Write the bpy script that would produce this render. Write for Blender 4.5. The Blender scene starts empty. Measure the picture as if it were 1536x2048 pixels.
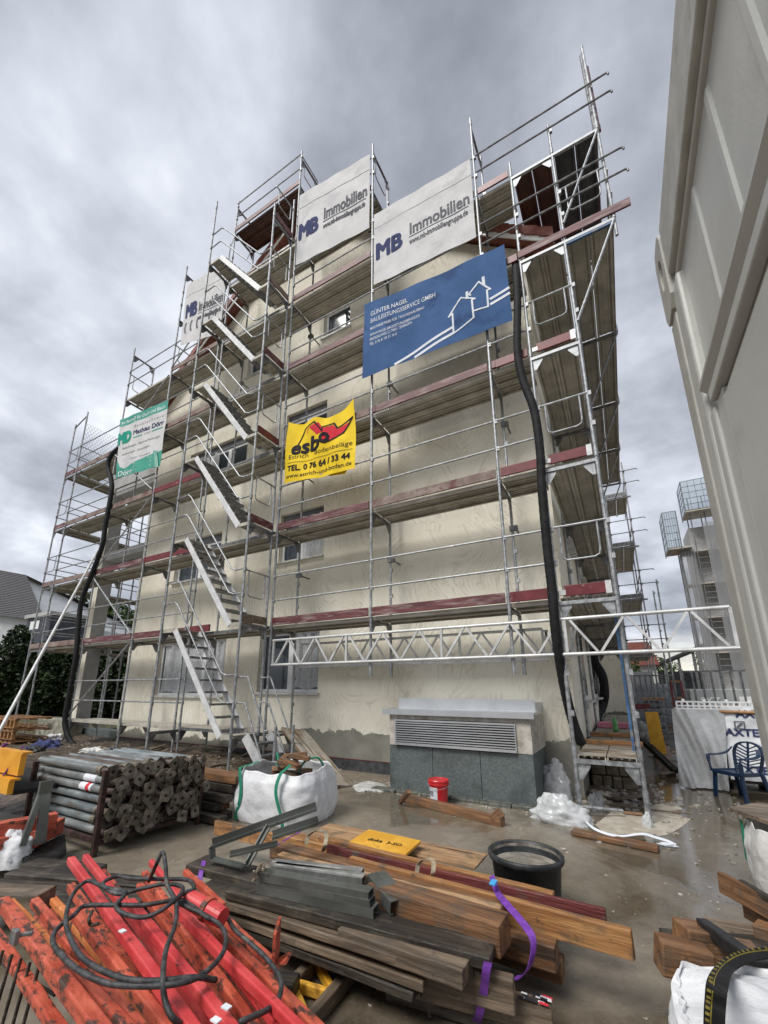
import bpy, bmesh, math, random
from mathutils import Vector as V, Matrix, noise
random.seed(7)
R_ = math.radians
sc = bpy.context.scene
COL = sc.collection

# ------------------------------------------------------------------ camera
FPX, YAW, PIT, ROLL = 838.93, R_(-29.978), R_(14.568), R_(.086)
CX, CY = 751.19, 1161.3
CAM = V((.657, -6.144, .781))
_f = V((math.sin(YAW)*math.cos(PIT), math.cos(YAW)*math.cos(PIT), math.sin(PIT)))
_r0 = V((math.cos(YAW), -math.sin(YAW), 0)); _u0 = _r0.cross(_f)
_r = _r0*math.cos(ROLL)+_u0*math.sin(ROLL); _u = _u0*math.cos(ROLL)-_r0*math.sin(ROLL)
cd = bpy.data.cameras.new('camera'); cam = bpy.data.objects.new('camera', cd); COL.objects.link(cam)
cd.sensor_fit = 'VERTICAL'; cd.sensor_height = 36; cd.lens = FPX/2048*36
cd.shift_x = (768-CX)/2048; cd.shift_y = (CY-1024)/2048
cd.clip_start = .02; cd.clip_end = 3000
cam.matrix_world = Matrix.Translation(CAM) @ Matrix((_r, _u, -_f)).transposed().to_4x4()
sc.camera = cam

def ray(u, v): return _r*((u-CX)/FPX)-_u*((v-CY)/FPX)+_f
def on(ax, val, u, v):
    d = ray(u, v); return CAM+d*((val-CAM[ax])/d[ax])
def AX(x, u, v): return on(0, x, u, v)
def AY(y, u, v): return on(1, y, u, v)
def AZ(z, u, v): return on(2, z, u, v)
def AD(t, u, v): return CAM+ray(u, v)*t

# ------------------------------------------------------------------ world + sun
w = bpy.data.worlds.new('World'); sc.world = w; w.use_nodes = True
nt = w.node_tree; nt.nodes.clear()
def N(t, typ, **k):
    n = t.nodes.new(typ)
    for a, b in k.items():
        if a in n.inputs.keys(): n.inputs[a].default_value = b
        else: setattr(n, a, b)
    return n
def mth(t, op, a, b=None, clamp=False):
    n = t.nodes.new('ShaderNodeMath'); n.operation = op; n.use_clamp = clamp
    for i, x in enumerate((a, b)):
        if x is None: continue
        if isinstance(x, (int, float)): n.inputs[i].default_value = x
        else: t.links.new(x, n.inputs[i])
    return n.outputs[0]
def ramp(t, fac, stops, interp='LINEAR'):
    n = t.nodes.new('ShaderNodeValToRGB'); n.color_ramp.interpolation = interp
    e = n.color_ramp.elements
    while len(e) < len(stops): e.new(.5)
    for i, (p, c) in enumerate(stops):
        e[i].position = p; e[i].color = (*c, 1) if len(c) == 3 else c
    if fac is not None: t.links.new(fac, n.inputs[0])
    return n.outputs[0]
def mix(t, fac, a, b, blend='MIX'):
    n = t.nodes.new('ShaderNodeMix'); n.data_type = 'RGBA'; n.blend_type = blend
    for s, x in ((n.inputs[0], fac), (n.inputs[6], a), (n.inputs[7], b)):
        if isinstance(x, (int, float)): s.default_value = x
        elif isinstance(x, tuple): s.default_value = (*x, 1)
        else: t.links.new(x, s)
    return n.outputs[2]
SUN_EL, SUN_AZ = R_(52), R_(200)      # azimuth clockwise from +y
tc = N(nt, 'ShaderNodeTexCoord'); sep = N(nt, 'ShaderNodeSeparateXYZ')
nt.links.new(tc.outputs['Generated'], sep.inputs[0])
zc = mth(nt, 'MAXIMUM', sep.outputs[2], .0)
zz = mth(nt, 'ADD', zc, .30)
comb = N(nt, 'ShaderNodeCombineXYZ')
nt.links.new(mth(nt, 'DIVIDE', sep.outputs[0], zz), comb.inputs[0])
nt.links.new(mth(nt, 'DIVIDE', sep.outputs[1], zz), comb.inputs[1])
n1 = N(nt, 'ShaderNodeTexNoise', Scale=1.0, Detail=6.0, Roughness=.5, Distortion=.15)
n2 = N(nt, 'ShaderNodeTexNoise', Scale=3.2, Detail=8.0, Roughness=.55, Distortion=.1)
nt.links.new(comb.outputs[0], n1.inputs['Vector']); nt.links.new(comb.outputs[0], n2.inputs['Vector'])
cl = mth(nt, 'ADD', mth(nt, 'MULTIPLY', n1.outputs[0], .62), mth(nt, 'MULTIPLY', n2.outputs[0], .38))
ccol = ramp(nt, cl, [(.37, (.19, .205, .24)), (.44, (.28, .30, .345)), (.50, (.40, .425, .48)), (.57, (.59, .62, .685)), (.64, (.83, .86, .91))])
sky = N(nt, 'ShaderNodeTexSky'); sky.sky_type = 'NISHITA'; sky.sun_disc = False
sky.sun_elevation = SUN_EL; sky.sun_rotation = SUN_AZ
skyd = mix(nt, 1.0, sky.outputs[0], (.09, .09, .09), 'MULTIPLY')
c2 = mix(nt, .93, skyd, ccol)
# brighter, warmer gap of sky low on the horizon towards +y / +x
hz = ramp(nt, sep.outputs[2], [(.0, (1, 1, 1)), (.035, (1, 1, 1)), (.11, (0, 0, 0))])
azr = mth(nt, 'MULTIPLY', mth(nt, 'ADD', mth(nt, 'MULTIPLY', sep.outputs[0], 1.2), .75), 1.0, True)
n3 = N(nt, 'ShaderNodeTexNoise', Scale=3.0, Detail=4.0)
mp = N(nt, 'ShaderNodeMapping'); mp.inputs['Scale'].default_value = (1, 1, 14)
nt.links.new(tc.outputs['Generated'], mp.inputs[0]); nt.links.new(mp.outputs[0], n3.inputs['Vector'])
hcol = ramp(nt, n3.outputs[0], [(.4, (.66, .63, .52)), (.6, (.95, .92, .80))])
c3 = mix(nt, mth(nt, 'MULTIPLY', hz, azr), c2, hcol)
bg = N(nt, 'ShaderNodeBackground', Strength=1.0); nt.links.new(c3, bg.inputs[0])
wo = N(nt, 'ShaderNodeOutputWorld'); nt.links.new(bg.outputs[0], wo.inputs[0])
sd = bpy.data.lights.new('sun', 'SUN'); sd.energy = 2.5; sd.angle = R_(24); sd.color = (1, .97, .92)
so = bpy.data.objects.new('sun', sd); COL.objects.link(so)
sdir = V((math.sin(SUN_AZ)*math.cos(SUN_EL), math.cos(SUN_AZ)*math.cos(SUN_EL), math.sin(SUN_EL)))
so.rotation_euler = sdir.to_track_quat('Z', 'Y').to_euler(); so.location = sdir*40
sc.view_settings.view_transform = 'Standard'; sc.view_settings.look = 'None'
sc.view_settings.exposure = .4; sc.view_settings.gamma = 1

# ------------------------------------------------------------------ materials
def mat(name, c1, c2=None, scale=6, rough=.7, metal=0, bump=.0, lo=.42, hi=.62, stretch=(1, 1, 1), detail=6,
        c3=None, s3=2, lo3=.55, hi3=.62, rough2=None, spec=.5, alpha=None, bscale=None, trans=0):
    m = bpy.data.materials.new(name); m.use_nodes = True; t = m.node_tree
    b = t.nodes['Principled BSDF']
    b.inputs['Roughness'].default_value = rough; b.inputs['Metallic'].default_value = metal
    b.inputs['Specular IOR Level'].default_value = spec
    tcn = N(t, 'ShaderNodeTexCoord'); mpn = N(t, 'ShaderNodeMapping'); mpn.inputs['Scale'].default_value = stretch
    oi = N(t, 'ShaderNodeObjectInfo')
    off = N(t, 'ShaderNodeVectorMath'); off.operation = 'ADD'
    sc_ = N(t, 'ShaderNodeVectorMath'); sc_.operation = 'SCALE'; sc_.inputs['Scale'].default_value = 37.0
    cmb = N(t, 'ShaderNodeCombineXYZ')
    for i in range(3): t.links.new(oi.outputs['Random'], cmb.inputs[i])
    t.links.new(cmb.outputs[0], sc_.inputs[0])
    t.links.new(tcn.outputs['Object'], off.inputs[0]); t.links.new(sc_.outputs[0], off.inputs[1])
    t.links.new(off.outputs[0], mpn.inputs[0])
    no = N(t, 'ShaderNodeTexNoise', Scale=float(scale), Detail=float(detail), Roughness=.6)
    t.links.new(mpn.outputs[0], no.inputs['Vector'])
    if c2 is None: c2 = tuple(min(1, x*1.35) for x in c1)
    col = ramp(t, no.outputs[0], [(lo, c1), (hi, c2)])
    if c3 is not None:
        n_ = N(t, 'ShaderNodeTexNoise', Scale=float(s3), Detail=8.0, Roughness=.65)
        t.links.new(mpn.outputs[0], n_.inputs['Vector'])
        f = ramp(t, n_.outputs[0], [(lo3, (0, 0, 0)), (hi3, (1, 1, 1))])
        col = mix(t, f, col, c3)
    t.links.new(col, b.inputs['Base Color'])
    if rough2 is not None:
        rr = N(t, 'ShaderNodeMapRange'); rr.inputs['To Min'].default_value = rough; rr.inputs['To Max'].default_value = rough2
        rr.inputs['From Min'].default_value = .35; rr.inputs['From Max'].default_value = .65
        t.links.new(no.outputs[0], rr.inputs[0]); t.links.new(rr.outputs[0], b.inputs['Roughness'])
    if bump:
        bn = N(t, 'ShaderNodeTexNoise', Scale=float(bscale or scale*2.5), Detail=6.0, Roughness=.6)
        t.links.new(mpn.outputs[0], bn.inputs['Vector'])
        bb = N(t, 'ShaderNodeBump', Strength=bump, Distance=.02); t.links.new(bn.outputs[0], bb.inputs['Height'])
        t.links.new(bb.outputs[0], b.inputs['Normal'])
    if alpha is not None: b.inputs['Alpha'].default_value = alpha
    if trans: b.inputs['Transmission Weight'].default_value = trans
    return m
M = {}
M['galv'] = mat('galvanised_steel', (.25, .26, .27), (.44, .45, .46), 14, .45, .7, rough2=.62, c3=(.52, .52, .51), s3=9, lo3=.62, hi3=.7)
M['galv_d'] = mat('weathered_steel', (.13, .135, .14), (.26, .26, .26), 10, .5, .6)
M['alu'] = mat('aluminium', (.52, .54, .56), (.60, .62, .64), 2, .38, .75)
M['white_alu'] = mat('pale_aluminium', (.50, .51, .51), (.66, .66, .65), 5, .5, .3, c3=(.30, .29, .27), s3=6, lo3=.56, hi3=.76)
M['deck'] = mat('deck_steel', (.37, .345, .29), (.50, .47, .41), 3, .55, .15, stretch=(1, 1, 1), c3=(.24, .20, .155), s3=2, lo3=.56, hi3=.75)
M['deck_brown'] = mat('deck_plywood_dark', (.05, .018, .012), (.085, .03, .02), 4, .55)
M['deck_black'] = mat('deck_dark_steel', (.045, .045, .048), (.09, .09, .095), 4, .5, .2)
M['toe'] = mat('toe_board_red', (.085, .020, .024), (.15, .042, .046), 7, .55, c3=(.27, .20, .19), s3=6, lo3=.50, hi3=.66, stretch=(.35, 1, 2.5), bump=.15)
M['toe_fresh'] = mat('toe_board_fresh', (.12, .012, .018), (.17, .025, .03), 7, .45, c3=(.3, .2, .18), s3=6, lo3=.63, hi3=.7)
M['toe_grey'] = mat('toe_board_weathered', (.17, .12, .10), (.30, .24, .21), 8, .7, c3=(.12, .04, .04), s3=4, lo3=.5, hi3=.62)
M['red_tile'] = mat('roof_tile_red', (.17, .05, .035), (.25, .085, .06), 8, .6)
M['tile_grey'] = mat('roof_tile_grey', (.028, .028, .034), (.05, .05, .06), 8, .6)
M['white'] = mat('white_paint', (.72, .73, .74), (.82, .82, .82), 5, .4)
M['pvc'] = mat('white_plastic', (.70, .71, .72), (.78, .79, .80), 5, .3)
M['grey_wall'] = mat('grey_render', (.36, .36, .36), (.44, .44, .43), 3, .85)
M['grey_panel'] = mat('dark_grey_panel', (.10, .105, .115), (.15, .155, .165), 3, .6)
M['black_rubber'] = mat('black_rubber', (.008, .008, .009), (.018, .018, .019), 10, .7, bump=.1, spec=.25)
M['black'] = mat('black_plastic', (.01, .01, .011), (.03, .03, .03), 10, .5)
M['dark'] = mat('dark_void', (.008, .008, .008), (.014, .014, .014), 5, .9)

def glass_mat():
    m = bpy.data.materials.new('window_glass'); m.use_nodes = True; b = m.node_tree.nodes['Principled BSDF']
    b.inputs['Base Color'].default_value = (.035, .045, .055, 1); b.inputs['Roughness'].default_value = .06
    b.inputs['Specular IOR Level'].default_value = .8
    return m
M['glass'] = glass_mat()

def film_mat(name, col, alpha, rough=.25):
    m = bpy.data.materials.new(name); m.use_nodes = True; t = m.node_tree; b = t.nodes['Principled BSDF']
    tcn = N(t, 'ShaderNodeTexCoord'); n_ = N(t, 'ShaderNodeTexNoise', Scale=7.0, Detail=5.0, Distortion=1.5)
    t.links.new(tcn.outputs['Object'], n_.inputs['Vector'])
    b.inputs['Roughness'].default_value = rough
    t.links.new(ramp(t, n_.outputs[0], [(.35, tuple(c*.95 for c in col)), (.65, col)]), b.inputs['Base Color'])
    mr = N(t, 'ShaderNodeMapRange'); mr.inputs['From Min'].default_value = .3; mr.inputs['From Max'].default_value = .7
    mr.inputs['To Min'].default_value = max(0, alpha-.1); mr.inputs['To Max'].default_value = min(1, alpha+.1)
    t.links.new(n_.outputs[0], mr.inputs[0]); t.links.new(mr.outputs[0], b.inputs['Alpha'])
    return m
M['film'] = film_mat('clear_film', (.62, .64, .66), .68, .15)
M['film_w'] = film_mat('milky_film', (.68, .70, .71), .66, .22)

def plaster_mat():
    m = bpy.data.materials.new('trowelled_plaster'); m.use_nodes = True; t = m.node_tree; b = t.nodes['Principled BSDF']
    b.inputs['Roughness'].default_value = .85; b.inputs['Specular IOR Level'].default_value = .25
    tcn = N(t, 'ShaderNodeTexCoord'); P = tcn.outputs['Object']
    sepn = N(t, 'ShaderNodeSeparateXYZ'); t.links.new(P, sepn.inputs[0])
    # warp the coordinates so the trowel strokes curve
    nw = N(t, 'ShaderNodeTexNoise', Scale=.55, Detail=1.5); t.links.new(P, nw.inputs['Vector'])
    sub = N(t, 'ShaderNodeVectorMath'); sub.operation = 'SUBTRACT'; sub.inputs[1].default_value = (.5, .5, .5)
    t.links.new(nw.outputs['Color'], sub.inputs[0])
    scl = N(t, 'ShaderNodeVectorMath'); scl.operation = 'SCALE'; scl.inputs['Scale'].default_value = 2.2
    t.links.new(sub.outputs[0], scl.inputs[0])
    add = N(t, 'ShaderNodeVectorMath'); add.operation = 'ADD'; t.links.new(P, add.inputs[0]); t.links.new(scl.outputs[0], add.inputs[1])
    sw = N(t, 'ShaderNodeTexNoise', Scale=1.0, Detail=3.0, Roughness=.5)   # elongated strokes
    mpn = N(t, 'ShaderNodeMapping'); mpn.inputs['Scale'].default_value = (13, 2, 1.1)
    t.links.new(add.outputs[0], mpn.inputs[0]); t.links.new(mpn.outputs[0], sw.inputs['Vector'])
    ridge = ramp(t, sw.outputs[0], [(.455, (0, 0, 0)), (.5, (1, 1, 1)), (.53, (0, 0, 0))])
    msk = N(t, 'ShaderNodeTexNoise', Scale=1.1, Detail=2.0); t.links.new(P, msk.inputs['Vector'])
    mk = ramp(t, msk.outputs[0], [(.42, (.05, .05, .05)), (.6, (1, 1, 1))])
    vo = N(t, 'ShaderNodeTexVoronoi', Scale=.85, Randomness=1.0); mpv = N(t, 'ShaderNodeMapping'); mpv.inputs['Scale'].default_value = (1.25, 1, .8)
    scl2 = N(t, 'ShaderNodeVectorMath'); scl2.operation = 'SCALE'; scl2.inputs['Scale'].default_value = .4; t.links.new(sub.outputs[0], scl2.inputs[0])
    add2 = N(t, 'ShaderNodeVectorMath'); add2.operation = 'ADD'; t.links.new(P, add2.inputs[0]); t.links.new(scl2.outputs[0], add2.inputs[1])
    t.links.new(add2.outputs[0], mpv.inputs[0]); t.links.new(mpv.outputs[0], vo.inputs['Vector'])
    jit = N(t, 'ShaderNodeTexNoise', Scale=4.0, Detail=2.0); t.links.new(P, jit.inputs['Vector'])
    arc = mth(t, 'SINE', mth(t, 'ADD', mth(t, 'MULTIPLY', vo.outputs['Distance'], 88.0), mth(t, 'MULTIPLY', jit.outputs[0], 5.0)))
    arc = ramp(t, mth(t, 'ADD', mth(t, 'MULTIPLY', arc, .5), .5), [(.70, (0, 0, 0)), (.93, (1, 1, 1))])
    am = N(t, 'ShaderNodeTexNoise', Scale=2.8, Detail=2.0); t.links.new(P, am.inputs['Vector'])
    arc = mth(t, 'MULTIPLY', arc, ramp(t, am.outputs[0], [(.52, (0, 0, 0)), (.62, (.6, .6, .6))]))
    stroke = mth(t, 'MAXIMUM', mth(t, 'MULTIPLY', mth(t, 'MULTIPLY', ridge, mk), .85), arc)
    pn = N(t, 'ShaderNodeTexNoise', Scale=.9, Detail=7.0, Roughness=.6); t.links.new(P, pn.inputs['Vector'])
    base = ramp(t, pn.outputs[0], [(.36, (.67, .63, .525)), (.64, (.79, .755, .655))])
    c = mix(t, mth(t, 'MULTIPLY', stroke, .55), base, (.36, .32, .25))
    # bare base coat below a ragged edge; the lifts of plaster end in a drip line
    en = N(t, 'ShaderNodeTexNoise', Scale=1.3, Detail=8.0, Roughness=.7); t.links.new(P, en.inputs['Vector'])
    lvl = mth(t, 'ADD', sepn.outputs[2], mth(t, 'MULTIPLY', mth(t, 'SUBTRACT', en.outputs[0], .5), .75))
    # the edge is higher towards the middle of the wall
    msk2 = mth(t, 'LESS_THAN', lvl, mth(t, 'SUBTRACT', .70, mth(t, 'MULTIPLY', mth(t, 'LESS_THAN', sepn.outputs[0], .7), .32)))
    gn = N(t, 'ShaderNodeTexNoise', Scale=3.0, Detail=8.0); t.links.new(P, gn.inputs['Vector'])
    gcol = ramp(t, gn.outputs[0], [(.35, (.19, .185, .16)), (.65, (.26, .25, .215))])
    c = mix(t, msk2, c, gcol)
    t.links.new(c, b.inputs['Base Color'])
    fine = N(t, 'ShaderNodeTexNoise', Scale=60.0, Detail=3.0); t.links.new(P, fine.inputs['Vector'])
    h = mth(t, 'ADD', mth(t, 'MULTIPLY', stroke, 1.0), mth(t, 'MULTIPLY', fine.outputs[0], .25))
    bb = N(t, 'ShaderNodeBump', Strength=.35, Distance=.012); t.links.new(h, bb.inputs['Height'])
    t.links.new(bb.outputs[0], b.inputs['Normal'])
    return m
M['plaster'] = plaster_mat()

def wood(name, c1, c2, dark=(.05, .03, .02), rough=.65, st=.62):
    m = mat(name, tuple(x*.82 for x in c1), tuple(x*.88 for x in c2), 5, rough, 0, .45, stretch=(.35, 4, 4), c3=dark, s3=3, lo3=st-.06, hi3=st+.05, bscale=14, rough2=rough-.25)
    t = m.node_tree; b = t.nodes['Principled BSDF']; lk = b.inputs['Base Color'].links[0].from_socket      # mud and mortar stains, not stretched along the grain
    tcn = N(t, 'ShaderNodeTexCoord'); n_ = N(t, 'ShaderNodeTexNoise', Scale=6.0, Detail=9.0, Roughness=.7); t.links.new(tcn.outputs['Object'], n_.inputs['Vector'])
    c_ = mix(t, ramp(t, n_.outputs[0], [(.52, (0, 0, 0)), (.66, (.8, .8, .8))]), lk, (.095, .078, .060))
    n2_ = N(t, 'ShaderNodeTexNoise', Scale=17.0, Detail=6.0, Roughness=.7); t.links.new(tcn.outputs['Object'], n2_.inputs['Vector'])
    c_ = mix(t, ramp(t, n2_.outputs[0], [(.60, (0, 0, 0)), (.70, (.75, .75, .75))]), c_, (.035, .028, .022))
    t.links.new(c_, b.inputs['Base Color']); return m
M['w_orange'] = wood('wood_orange', (.32, .14, .045), (.50, .26, .10))
M['w_brown'] = wood('wood_brown', (.17, .08, .035), (.29, .15, .07))
M['w_light'] = wood('wood_light', (.38, .22, .11), (.52, .33, .18))
M['w_dark'] = wood('wood_dark', (.022, .017, .013), (.062, .050, .038), (.10, .085, .07))
M['w_grey'] = wood('wood_grey', (.13, .095, .065), (.27, .205, .145), (.045, .033, .024))
M['w_maroon'] = wood('wood_maroon', (.12, .022, .022), (.19, .045, .04), st=.66)
M['w_yellow'] = mat('formwork_yellow', (.62, .31, .02), (.78, .43, .05), 5, .5, c3=(.35, .17, .03), s3=5, lo3=.6, hi3=.68)
M['w_board'] = wood('dirty_board', (.34, .32, .28), (.52, .49, .43), (.18, .12, .06), st=.52)

# ------------------------------------------------------------------ mesh helpers
class MB:
    def __init__(s): s.v = []; s.f = []; s.mi = []
    def add(s, vs, fs, mi=0):
        o = len(s.v); s.v += [V(p) for p in vs]; s.f += [tuple(i+o for i in f) for f in fs]; s.mi += [mi]*len(fs); return s
    def box(s, a, b, mi=0):
        x0, y0, z0 = (min(a[i], b[i]) for i in range(3)); x1, y1, z1 = (max(a[i], b[i]) for i in range(3))
        return s.add([(x0, y0, z0), (x1, y0, z0), (x1, y1, z0), (x0, y1, z0), (x0, y0, z1), (x1, y0, z1), (x1, y1, z1), (x0, y1, z1)],
                     [(0, 3, 2, 1), (4, 5, 6, 7), (0, 1, 5, 4), (1, 2, 6, 5), (2, 3, 7, 6), (3, 0, 4, 7)], mi)
    def beam(s, p, q, w, h, up=(0, 0, 1), mi=0):
        p, q = V(p), V(q); d = (q-p).normalized(); u = V(up)
        sd_ = d.cross(u)
        if sd_.length < 1e-4: sd_ = d.cross(V((0, 1, 0)))
        sd_.normalize(); u = sd_.cross(d)
        vs = [c+sd_*a*w/2+u*b_*h/2 for c in (p, q) for a, b_ in ((-1, -1), (1, -1), (1, 1), (-1, 1))]
        return s.add(vs, [(0, 1, 2, 3), (7, 6, 5, 4), (0, 4, 5, 1), (1, 5, 6, 2), (2, 6, 7, 3), (3, 7, 4, 0)], mi)
    def tube(s, pts, r, n=8, cap=True, mi=0, rs=None):
        pts = [V(p) for p in pts]
        if len(pts) == 2 or not hasattr(s, 'xx'): pass
        o = len(s.v); m = len(pts); prev = None
        for i, p in enumerate(pts):
            d = (pts[min(i+1, m-1)]-pts[max(i-1, 0)]).normalized()
            if prev is None:
                a = d.cross(V((0, 0, 1)))
                if a.length < 1e-3: a = d.cross(V((0, 1, 0)))
            else: a = prev-d*prev.dot(d)
            a.normalize(); prev = a; b_ = d.cross(a); rr = rs[i] if rs else r
            for k in range(n):
                t = 2*math.pi*k/n; s.v.append(p+a*(rr*math.cos(t))+b_*(rr*math.sin(t)))
        for i in range(m-1):
            for k in range(n):
                k2 = (k+1) % n
                s.f.append((o+i*n+k, o+i*n+k2, o+(i+1)*n+k2, o+(i+1)*n+k)); s.mi.append(mi)
        if cap:
            s.f.append(tuple(o+k for k in range(n))[::-1]); s.mi.append(mi)
            s.f.append(tuple(o+(m-1)*n+k for k in range(n))); s.mi.append(mi)
        return s
    def lathe(s, c, prof, n=32, mi=0, axis='z'):
        o = len(s.v); c = V(c)
        for r, z in prof:
            for k in range(n):
                t = 2*math.pi*k/n; s.v.append(c+V((r*math.cos(t), r*math.sin(t), z)))
        for i in range(len(prof)-1):
            for k in range(n):
                k2 = (k+1) % n; s.f.append((o+i*n+k, o+i*n+k2, o+(i+1)*n+k2, o+(i+1)*n+k)); s.mi.append(mi)
        return s
    def prism(s, poly, d, mi=0):
        """poly: list of 3D points (planar); d: extrusion vector"""
        n = len(poly); d = V(d); vs = [V(p) for p in poly]+[V(p)+d for p in poly]
        fs = [tuple(range(n))[::-1], tuple(range(n, 2*n))]+[(i, (i+1) % n, n+(i+1) % n, n+i) for i in range(n)]
        return s.add(vs, fs, mi)
    def build(s, name, m, parent=None, smooth=False, loc=None, bevel=0, fix=True):
        me = bpy.data.meshes.new(name)
        base = V(loc) if loc is not None else (wloc(parent) if parent else V((0, 0, 0)))
        me.from_pydata([tuple(p-base) for p in s.v], [], s.f)
        ms = m if isinstance(m, (list, tuple)) else [m]
        for x in ms: me.materials.append(M[x] if isinstance(x, str) else x)
        if len(ms) > 1: me.polygons.foreach_set('material_index', s.mi)
        if fix:
            bm = bmesh.new(); bm.from_mesh(me); bmesh.ops.recalc_face_normals(bm, faces=bm.faces); bm.to_mesh(me); bm.free()
        if smooth: me.polygons.foreach_set('use_smooth', [True]*len(me.polygons))
        ob = bpy.data.objects.new(name, me); COL.objects.link(ob)
        if parent: ob.parent = parent; ob.location = base-wloc(parent)
        else: ob.location = base
        if bevel:
            md = ob.modifiers.new('bevel', 'BEVEL'); md.width = bevel; md.segments = 2; md.limit_method = 'ANGLE'
        return ob
def wloc(o):
    p = V((0, 0, 0))
    while o: p += o.location; o = o.parent
    return p
def thing(name, label, cat, loc=(0, 0, 0), group=None):
    o = bpy.data.objects.new(name, None); COL.objects.link(o); o.location = loc; o.empty_display_size = .1
    return tag(o, label, cat, group)
def tag(o, label, cat, group=None, kind=None):
    if label: o['label'] = label
    if cat: o['category'] = cat
    if group: o['group'] = group
    if kind: o['kind'] = kind
    return o
def text(s, name, S, u0, v0, size, m, parent, bold=.0, sx=1.0, off=.006, align='LEFT', shear=0, W=None, fat=0):
    """lettering laid onto a surface function S(u, v, off) -> point; size in v units"""
    cu = bpy.data.curves.new(name, 'FONT'); cu.body = s; cu.size = 1; cu.offset = bold; cu.align_x = align; cu.resolution_u = 3
    cu.shear = shear
    ob = bpy.data.objects.new(name, cu); COL.objects.link(ob)
    dg = bpy.context.evaluated_depsgraph_get(); me = bpy.data.meshes.new_from_object(ob.evaluated_get(dg))
    bpy.data.objects.remove(ob); bpy.data.curves.remove(cu)
    base = wloc(parent)
    if W: sx = W/(max(v_.co.x for v_ in me.vertices)-min(v_.co.x for v_ in me.vertices))/size
    for vtx in me.vertices:
        vtx.co = S(u0+vtx.co.x*size*sx, v0+vtx.co.y*size, off)-base
    if fat:       # heavier letters: the same outlines laid side by side, each a hair in front of the last
        nv = len(me.vertices); vs = [v_.co.copy() for v_ in me.vertices]; fs = [tuple(p.vertices) for p in me.polygons]
        e1 = (S(u0+.01, v0, off)-S(u0, v0, off)).normalized(); e2 = (S(u0, v0+.01, off)-S(u0, v0, off)).normalized()
        hgt = (S(u0, v0+size, off)-S(u0, v0, off)).length*fat; nr = e1.cross(e2).normalized(); nr = nr if nr.y < 0 or nr.z > .7 else -nr
        V2, F2 = [], []
        for i, (a, b) in enumerate(((0, 0), (1, 0), (-1, 0), (0, 1), (0, -1), (.7, .7), (-.7, -.7), (.7, -.7), (-.7, .7))):
            V2 += [tuple(p+(e1*a+e2*b)*hgt+nr*.0006*i) for p in vs]; F2 += [tuple(k+nv*i for k in f) for f in fs]
        me = bpy.data.meshes.new(name); me.from_pydata(V2, [], F2)
    me.materials.clear(); me.materials.append(M[m])
    o = bpy.data.objects.new(name, me); COL.objects.link(o); o.parent = parent
    return o
def grid_surface(S, nu, nv, th=0.0):
    mb = MB(); vs = [S(i/nu, j/nv, 0) for j in range(nv+1) for i in range(nu+1)]
    fs = [(j*(nu+1)+i, j*(nu+1)+i+1, (j+1)*(nu+1)+i+1, (j+1)*(nu+1)+i) for j in range(nv) for i in range(nu)]
    mb.add(vs, fs); return mb
def poly_on(S, pts, parent, name, m, off=.006):
    me = bpy.data.meshes.new(name); bm = bmesh.new(); vs = [bm.verts.new((u, v_, 0)) for u, v_ in pts]; bm.faces.new(vs)
    for k in range(1, 16):       # cut the outline into strips so that it follows the cloth
        for co, no in (((k/16, 0, 0), (1, 0, 0)), ((0, k/16, 0), (0, 1, 0))):
            bmesh.ops.bisect_plane(bm, geom=bm.verts[:]+bm.edges[:]+bm.faces[:], plane_co=co, plane_no=no)
    bmesh.ops.triangulate(bm, faces=bm.faces[:]); base = wloc(parent)
    for v_ in bm.verts: v_.co = S(v_.co.x, v_.co.y, off)-base
    bm.to_mesh(me); bm.free(); me.materials.append(M[m] if isinstance(m, str) else m)
    o = bpy.data.objects.new(name, me); COL.objects.link(o); o.parent = parent; return o
def line_on(S, pts, wd, parent, name, m, off=.007, asp=1.0, closed=False):
    mb = MB(); P = list(pts)+([pts[0]] if closed else [])
    Q_ = []
    for a, b in zip(P[:-1], P[1:]):
        m_ = max(1, int(math.hypot((b[0]-a[0])*asp, b[1]-a[1])/.05)); Q_ += [((a[0]+(b[0]-a[0])*i/m_, a[1]+(b[1]-a[1])*i/m_), (a[0]+(b[0]-a[0])*(i+1)/m_, a[1]+(b[1]-a[1])*(i+1)/m_)) for i in range(m_)]
    for a, b in Q_:
        dx, dy = (b[0]-a[0])*asp, b[1]-a[1]; L = math.hypot(dx, dy) or 1; nx, ny = -dy/L*wd/2/asp, dx/L*wd/2
        ex, ey = dx/L*wd*.4/asp, dy/L*wd*.4
        mb.add([S(a[0]+nx-ex, a[1]+ny-ey, off), S(b[0]+nx+ex, b[1]+ny+ey, off), S(b[0]-nx+ex, b[1]-ny+ey, off), S(a[0]-nx-ex, a[1]-ny-ey, off)], [(0, 1, 2, 3)])
        off += .00006
    return mb.build(name, m, parent)
G = -.7
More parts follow.
